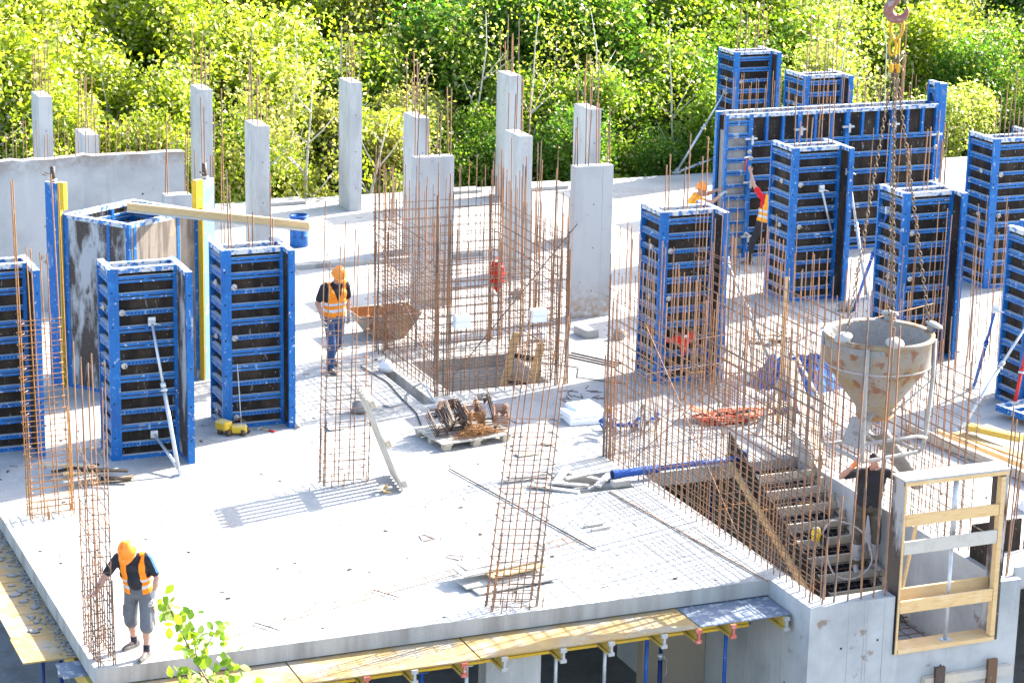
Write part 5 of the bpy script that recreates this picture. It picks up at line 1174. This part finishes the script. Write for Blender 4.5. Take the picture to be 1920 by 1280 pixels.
r=empty('hammer',(18.98,18.1,2.14),'hammer with red handle held up by the red-shirt man','hammer'); MB().tube([(0,0,-.06),(.06,.06,.24)],.014,'red',8).obj('handle',r); MB().box((.065,.06,.25),(.16,.035,.035),'galv',Rz(.4)).obj('head',r,bevel=.005)
# man behind near formwork
person('man in orange helmet and amber vest reaching to the left end of the wall formwork',(18.0,18.6,0),R(75),dict(
 pel=(0,.1,.93),waist=(0,.06,1.08),chest=(0,0,1.32),neck=(0,-.07,1.5),head=(0,-.15,1.61),look=(.05,-1,-.25),
 shL=(.2,-.05,1.45),shR=(-.2,-.06,1.45),elL=(.24,-.34,1.47),wrL=(.13,-.56,1.6),elR=(-.25,-.34,1.38),wrR=(-.12,-.6,1.55),curlL=1.0,curlR=1.0,hnL=(0,0,-1),hnR=(0,0,-1),
 hipL=(.1,.1,.9),hipR=(-.1,.1,.9),knL=(.13,.02,.5),knR=(-.12,.12,.5),anL=(.13,.06,.09),anR=(-.14,.28,.09),toeL=(0,-1,0),toeR=(-.1,-1,0)),
 dict(shirt='hivis2',vest='hivis2',trousers='black',shoe='shoe',helmet=1,sleeve=.25,gloveR='glove'))
# man on the stairs guiding the chute
person('man in black t-shirt and muddy brown trousers on the stair formwork holding the bucket chute',(12.93,2.19,-.985),R(-14),dict(
 pel=(0,.02,.96),waist=(.0,0,1.12),chest=(0.01,-.02,1.37),neck=(.02,-.03,1.56),head=(.03,-.07,1.67),look=(.1,-1,.25),
 shL=(.22,-.02,1.49),shR=(-.2,-.02,1.5),elL=(.44,-.14,1.42),wrL=(.66,-.3,1.54),elR=(-.46,-.08,1.47),wrR=(-.3,-.2,1.69),hdL=(.8,-.3,.5),hnL=(.2,-.3,1),hdR=(.55,-.1,.7),hnR=(.1,.9,-.2),curlL=.9,curlR=.8,
 hipL=(.1,.02,.94),hipR=(-.1,.02,.94),knL=(.12,-.08,.52),knR=(-.13,-.03,.5),anL=(.14,.02,.1),anR=(-.15,-.02,.1),toeL=(.25,-1,0),toeR=(-.2,-1,0)),
 dict(shirt='black',trousers='brown',shoe='boot',hair=1,gloveL='gloveorange',gloveR='gloveorange'),1.09)
# vibrator hanging at the stairs
r=empty('concrete_vibrator',(11.95,2.1,-.35),'yellow and black concrete vibrator with grey hose on the stairs','vibrator')
MB().lathe([(0,-.02),(.07,0),(.08,.12),(.06,.2),(0,.22)],'yellow',n=14).obj('motor',r); MB().box((.12,-.05,.0),(.12,.08,.18),'blackrub').obj('grip',r,bevel=.02)
hp=[V(q) for q in [(.02,0,.05),(.1,0,.1),(.35,.1,.25),(.75,-.1,.1),(.8,-.4,-.3),(.45,-.5,-.52),(.15,-.35,-.45),(.1,-.15,-.1),(.1,-.1,0)]]
sp=[]
for i in range(1,len(hp)-2):
    for j in range(7):
        t=j/7; a_,b_,c_,d_=hp[i-1:i+3]; sp.append(.5*(2*b_+(c_-a_)*t+(2*a_-5*b_+4*c_-d_)*t*t+(3*b_-a_-3*c_+d_)*t**3))
MB().tube(sp,.015,'hopperframe',8).obj('hose',r)
o=MB().lathe([(0,0),(.16,0),(.05,.7),(.02,.75),(0,.75)],'red',n=16).obj('red_cone',loc=(11.35,2.9,-1.6)); tag(o,'red cone-shaped thing in the dark below the stair stringer','cone')
# ------------------------------------------------------------------ trees
def fastmesh(name,vs,nf,k,mats,mi=None):
    me=bpy.data.meshes.new(name); nv=len(vs); me.vertices.add(nv); me.vertices.foreach_set('co',np.asarray(vs,dtype=np.float32).ravel())
    me.loops.add(nf*k); me.loops.foreach_set('vertex_index',np.arange(nf*k,dtype=np.int32)); me.polygons.add(nf)
    me.polygons.foreach_set('loop_start',np.arange(0,nf*k,k,dtype=np.int32)); me.update(calc_edges=True)
    for m in mats: me.materials.append(m)
    me.validate(); return me
def leaves(centers,size,mat,name='crown'):
    n=len(centers); nr=rng.normal(size=(n,3)); nr[:,2]=np.abs(nr[:,2])*1.0+.15; nr/=np.linalg.norm(nr,axis=1)[:,None]
    a=np.cross(nr,rng.normal(size=(n,3))); a/=np.linalg.norm(a,axis=1)[:,None]; b=np.cross(nr,a)
    s=size*rng.uniform(.6,1.25,size=(n,1)); bend=nr*s*.18
    q=np.stack([centers-a*s,centers-b*s*.62+bend-a*s*.1,centers+a*s,centers+b*s*.62+bend-a*s*.1],axis=1).reshape(-1,3)
    return fastmesh(name,q,n,4,[mat])
def tree_proto(h,wd,nl,lmat,bark,ls,seed,gap=1.0,open_=0):
    random.seed(seed); rg=np.random.default_rng(seed)
    tb=MB(); P=[V((0,0,0))]; 
    for i in range(1,9): P.append(P[-1]+V((random.uniform(-.14,.14),random.uniform(-.14,.14),h*.92/8)))
    tb.tube(P,[max(.015,.13*(1-i/8.6)*(h/8)) for i in range(9)],bark,8)
    cl=[]
    nb=int(22+h*2)
    for k in range(nb):
        t=random.uniform(.12,.97); i=min(7,int(t*8)); p=P[i].lerp(P[i+1],t*8-i); a=random.uniform(0,2*PI)
        L=wd*(.45+.6*math.sin(PI*min(1,(t*.85+.12))))*random.uniform(.55,1.1); e=V((math.cos(a)*L,math.sin(a)*L,L*random.uniform(.2,.75)))
        mid=p+e*.5+V((0,0,-.06*L)); q=p+e
        tb.tube([p,mid,q],[.04*(1-t)+.014,.02,.006],bark,5)
        for f,sg in ((.45,.22),(.7,.3),(.95,.34),(1.1,.26)):
            c=p+e*f+V((0,0,.05)); cl.append((c,sg*wd*.8*random.uniform(.7,1.25)))
            if random.random()<.6: cl.append((c+V((random.uniform(-.5,.5),random.uniform(-.5,.5),random.uniform(-.35,.3)))*wd*.6,sg*wd*.55))
    cl.append((P[-1],.3*wd))
    wts=np.array([s**2.2 for _,s in cl]); wts/=wts.sum(); idx=rg.choice(len(cl),nl,p=wts)
    C_=np.array([tuple(c) for c,_ in cl])[idx]; Sg=np.array([s for _,s in cl])[idx][:,None]
    g=rg.normal(size=(nl,3)); g/=np.linalg.norm(g,axis=1)[:,None]; g*=rg.uniform(.25,1,size=(nl,1))**.6
    pts=C_+g*Sg*np.array([2.1,2.1,2.2])
    return tb.mesh('trunk_and_limbs'),leaves(pts,ls,lmat)
PR=[tree_proto(9,1.75,13000,LEAF[0],'bark',.105,1),tree_proto(8.5,1.8,13000,LEAF[1],'bark',.1,2),tree_proto(9.5,1.9,14000,LEAF[2],'bark',.1,3),
    tree_proto(9,1.7,14000,LEAF[3],'bark',.095,4),tree_proto(8.5,1.5,9500,LEAF[4],'birch',.085,5),tree_proto(9,1.9,13000,LEAF[1],'bark',.105,6),tree_proto(8.5,1.7,12500,LEAF[0],'birch',.1,8)]
KN=['yellow-green leafy tree','fresh green tree','dark green tree','pale silvery leafy tree','thin straw-coloured birch','broad green tree','pale-trunked green tree']
MARK=[(4.5,'behind the leftmost column'),(6.5,'behind the left concrete wall'),(8.7,'behind the second tall column'),(10.3,'left of the third tall column'),(12.5,'behind the third tall column'),(14.5,'left of the tallest middle column'),(16.7,'behind the tall middle column'),(18.6,'right of the tall middle column'),(21,'behind the wide stained column'),(23.2,'left of the far tall formwork'),(25.5,'behind the far tall formwork'),(28,'behind the chain sling'),(31,'right of the crane hook'),(34,'behind the rightmost formwork'),(60,'far right')]
def px(x,y): # bearing used only to word the label
    return x+ (26-y)*(x+6.45)/(y+29.25)
random.seed(77); seen={}
def put(k,x,y,s,row):
    r=bpy.data.objects.new('leafy_tree',None); COL.objects.link(r); r.location=(x,y,-3.6); r.rotation_euler=(0,0,random.uniform(0,6.28)); r.scale=(s*random.uniform(.92,1.1),s*random.uniform(.92,1.1),s)
    link('trunk',PR[k][0],r); link('crown',PR[k][1],r)
    xx=px(x,y); m=[t for a,t in MARK if xx<a][0]
    lb='%s %s, %s'%(KN[k],m,['front row of the wood','second row of the wood','third row','fourth row of the wood','fifth row of the wood','sixth row of the wood','seventh row of the wood','last row of the wood'][row])
    tag(r,lb,'tree','leafy trees of the wood behind the slab'); return r
ys=[29.7,31.5,33.3,35.2,37.2,39.6,43,47]; tops=[1.3,2.1,3.0,3.9,4.8,5.8,6.8,7.8]
for ri,(y0,tp) in enumerate(zip(ys,tops)):
    sc=(tp+3.6)/8.8; k_=(y0+29.25)/59.; x=(8.0*k_-6.45)-.5; x1=46*k_-6.45+.5; st=(1.55+.16*ri)
    while x<x1:
        xx=px(x,y0); u=random.random()
        if xx<9.5: k=[0,0,6,1,0][int(u*5)]
        elif xx<14.5: k=[4,4,0,6,1][int(u*5)] if ri<4 else [4,0,6][int(u*3)]
        elif xx<23.5: k=[2,2,5,5,1][int(u*5)] if ri<4 else [5,1,0,2][int(u*4)]
        elif xx<29.5: k=[3,0,3,1][int(u*4)]
        else: k=[1,3,5,2,3][int(u*5)]
        put(k,x+random.uniform(-.6,.6),y0+random.uniform(-.9,.9),sc*random.uniform(.84,1.14),min(ri,7))
        x+=st*random.uniform(.75,1.25)
# undergrowth bushes right behind the slab edge
random.seed(8)
bm_=[]
for k,lm in enumerate((LEAF[1],LEAF[2],LEAF[0])):
    rg=np.random.default_rng(40+k); n=6000; g=rg.normal(size=(n,3)); g/=np.linalg.norm(g,axis=1)[:,None]; g*=rg.uniform(.3,1,size=(n,1))**.5
    lob=rg.uniform(-1,1,size=(7,3))*np.array([.7,.7,.4]); pts=lob[rg.integers(0,7,n)]+g*.6; pts[:,2]+=1.0; bm_.append(leaves(pts,.075,lm,'foliage'))
sb=MB(); [sb.tube([(0,0,0),(random.uniform(-.4,.4),random.uniform(-.4,.4),1.2)],[.03,.01],'bark',5) for _ in range(5)]; sbm=sb.mesh('stems')
x=3.0
while x<38:
    r=bpy.data.objects.new('bush',None); COL.objects.link(r); r.location=(x,28.9+random.uniform(-.3,.5),-3.6); s=random.uniform(1.2,1.75); r.scale=(s,s,s*1.2); r.rotation_euler=(0,0,random.uniform(0,6))
    k=random.randrange(3); link('stems',sbm,r); link('foliage',bm_[k],r)
    m=[t for a,t in MARK if px(x,28.9)<a][0]; tag(r,'%s bush at the slab edge %s'%(['fresh green','dark green','yellow-green'][k],m),'bush','bushes along the back slab edge'); x+=1.7
# bare pale trunks visible in front of the foliage
for k,(x,y,lx,h,lb) in enumerate([(3.55,28.7,.9,6.6,'bare curved trunk at the far left of the wood'),(11.9,28.5,.3,6.4,'white birch trunk left of the third tall column, many bare limbs'),(11.2,28.6,-.35,5.6,'thinner pale birch trunk leaning left of the white one'),(9.35,28.5,.1,7.0,'dark straight trunk between the second and third columns'),(13.4,28.4,.8,5.4,'bare grey limbed trunk right of the third tall column')]):
    r=empty('bare_tree',(x,y,-3.6),lb,'tree'); b=MB(); bk='bark' if k in(0,3) else 'birch'
    P=[V((lx*(i/8)**2,random.uniform(-.05,.05),h*i/8)) for i in range(9)]; b.tube(P,[.085*(1-i/9.5) for i in range(9)],bk,8); b.obj('trunk',r)
    b=MB(); tips=[]
    for q in range(9):
        t=.4+.065*q; p=P[int(t*8)]; sg=-1 if q%3 else 1; e=V((sg*random.uniform(.4,1.0),random.uniform(-.3,.3),random.uniform(.5,1.1))); b.tube([p,p+e*.5+V((0,0,-.05)),p+e],[.03,.02,.008],bk,5); tips.append(p+e)
    b.obj('limbs',r)
    pts=np.concatenate([np.array(tuple(t))+np.random.default_rng(90+k).normal(size=(120,3))*.3 for t in tips+[P[-1]]]); link('crown',leaves(pts,.07,LEAF[4] if k in(1,2) else LEAF[0]),r)
random.seed(55)
TM=[]
for q in range(3):
    b=MB(); P=[V((0,0,0))]
    for i in range(8): P.append(P[-1]+V((random.uniform(-.12,.12),random.uniform(-.08,.08),.95)))
    b.tube(P,[.06*(1-i/9.6) for i in range(9)],'birch' if q!=1 else 'bark',7)
    for i in range(10):
        t=random.uniform(2.5,7.4); p=P[int(t)]; e=V((random.choice((-1,1))*random.uniform(.3,.9),random.uniform(-.2,.2),random.uniform(.5,1.2))); b.tube([p,p+e*.5,p+e],[.022,.014,.005],'birch' if q!=1 else 'bark',5)
    TM.append(b.mesh('trunk_and_limbs'))
for i in range(22):
    y=29.4+random.uniform(0,3.5); k_=(y+29.25)/59; x=5.0+i*1.5+random.uniform(-.6,.6); x=x*k_
    r=bpy.data.objects.new('slim_tree',None); COL.objects.link(r); r.location=(x,y,-3.6); s=random.uniform(.8,1.1); r.scale=(s,s,s); r.rotation_euler=(random.uniform(-.08,.08),random.uniform(-.08,.08),random.uniform(-.5,.5))
    q=i%3; link('trunk',TM[q],r)
    pts=np.array([(random.gauss(0,.45),random.gauss(0,.4),random.uniform(4.2,8.2)) for _ in range(420)]); link('crown',leaves(pts,.065,LEAF[[0,4,3][i%3]]),r)
    m=[t for a,t in MARK if px(x,y)<a][0]; tag(r,'slim bare-stemmed %s with sparse leaves, %s'%(['birch','dark tree','pale birch'][q],m),'tree','slim sparse trees at the wood edge')
# ---- foreground sapling top near the camera
SX=V((-3.43,-17.74,0)); rgt=V((.922,-.387,0))
r=empty('sapling',(SX.x,SX.y,-3.6),'bright green sapling top close to the viewer at the bottom left','sapling')
random.seed(12); tw=MB(); pts=[]
B0=V((.2*.922,-.2*.387,10.75+.0)); 
def q_(a,z): return rgt*a+V((0,0,z))
b=MB(); P=[q_(.1,0),q_(.22,5),q_(.34,9.2),q_(.3,10.6),q_(.2,10.95),q_(.06,11.2),q_(-.08,11.5)]; b.tube(P,[.05,.035,.018,.009,.007,.005,.003],'bark',7); b.obj('trunk',r)
def twig(p,q,n,s=.045):
    tw.tube([p,p.lerp(q,.5)+V((0,0,.015)),q],[.004,.003,.0015],'bark',5)
    for i in range(int(n*2.9)): pts.append(p.lerp(q,random.uniform(.1,1.08))+V((random.gauss(0,s),random.gauss(0,s),random.gauss(0,s))))
twig(q_(-.03,11.4),q_(-.12,11.58),9,.03); twig(q_(.06,11.2),q_(.02,11.45),15); twig(q_(.06,11.2),q_(.17,11.42),13); twig(q_(.1,11.05),q_(0,11.12),13); twig(q_(.15,11.0),q_(.22,11.22),15); twig(q_(.2,10.95),q_(.08,10.98),12); twig(q_(.24,10.85),q_(.34,11.05),15); twig(q_(.25,10.8),q_(.14,10.8),10); twig(q_(.3,10.7),q_(.4,10.9),9); twig(q_(.3,10.6),q_(-.22,10.86),9,.03); twig(q_(-.1,10.8),q_(-.2,10.95),4,.03)
tw.obj('twigs',r)
lv=MB()
for c in pts:
    s=random.uniform(.018,.034); nrm=V((random.gauss(0,.6),random.gauss(-.7,.5),random.gauss(.5,.5))).normalized(); a=nrm.orthogonal().normalized(); a=Quaternion(nrm,random.uniform(0,6.28))@a; b_=nrm.cross(a)
    out=[(-1,0),(-.55,.55),(.05,.72),(.6,.45),(1.1,0),(.6,-.45),(.05,-.72),(-.55,-.55)]
    lv.add([c+a*s*u+b_*s*v+nrm*s*(.12*abs(v)) for u,v in out]+[c],[(8,i,(i+1)%8) for i in range(8)],LEAF[1] if random.random()<.75 else LEAF[0],True)
lv.obj('foliage',r)

# two of one kind in one place: tell them apart by side
from collections import defaultdict
dd=defaultdict(list)
for o in COL.objects:
    if not o.parent and o.get('category') in ('tree','bush'): dd[o['label']].append(o)
for k,l in dd.items():
    if len(l)>1:
        l.sort(key=lambda o:(o.location.x+6.45)/(o.location.y+29.25))
        for i,o in enumerate(l): o['label']=k+', '+(['left one','right one'] if len(l)==2 else ['leftmost one','second one','third one','fourth one','fifth one','sixth one'])[min(i,5)]
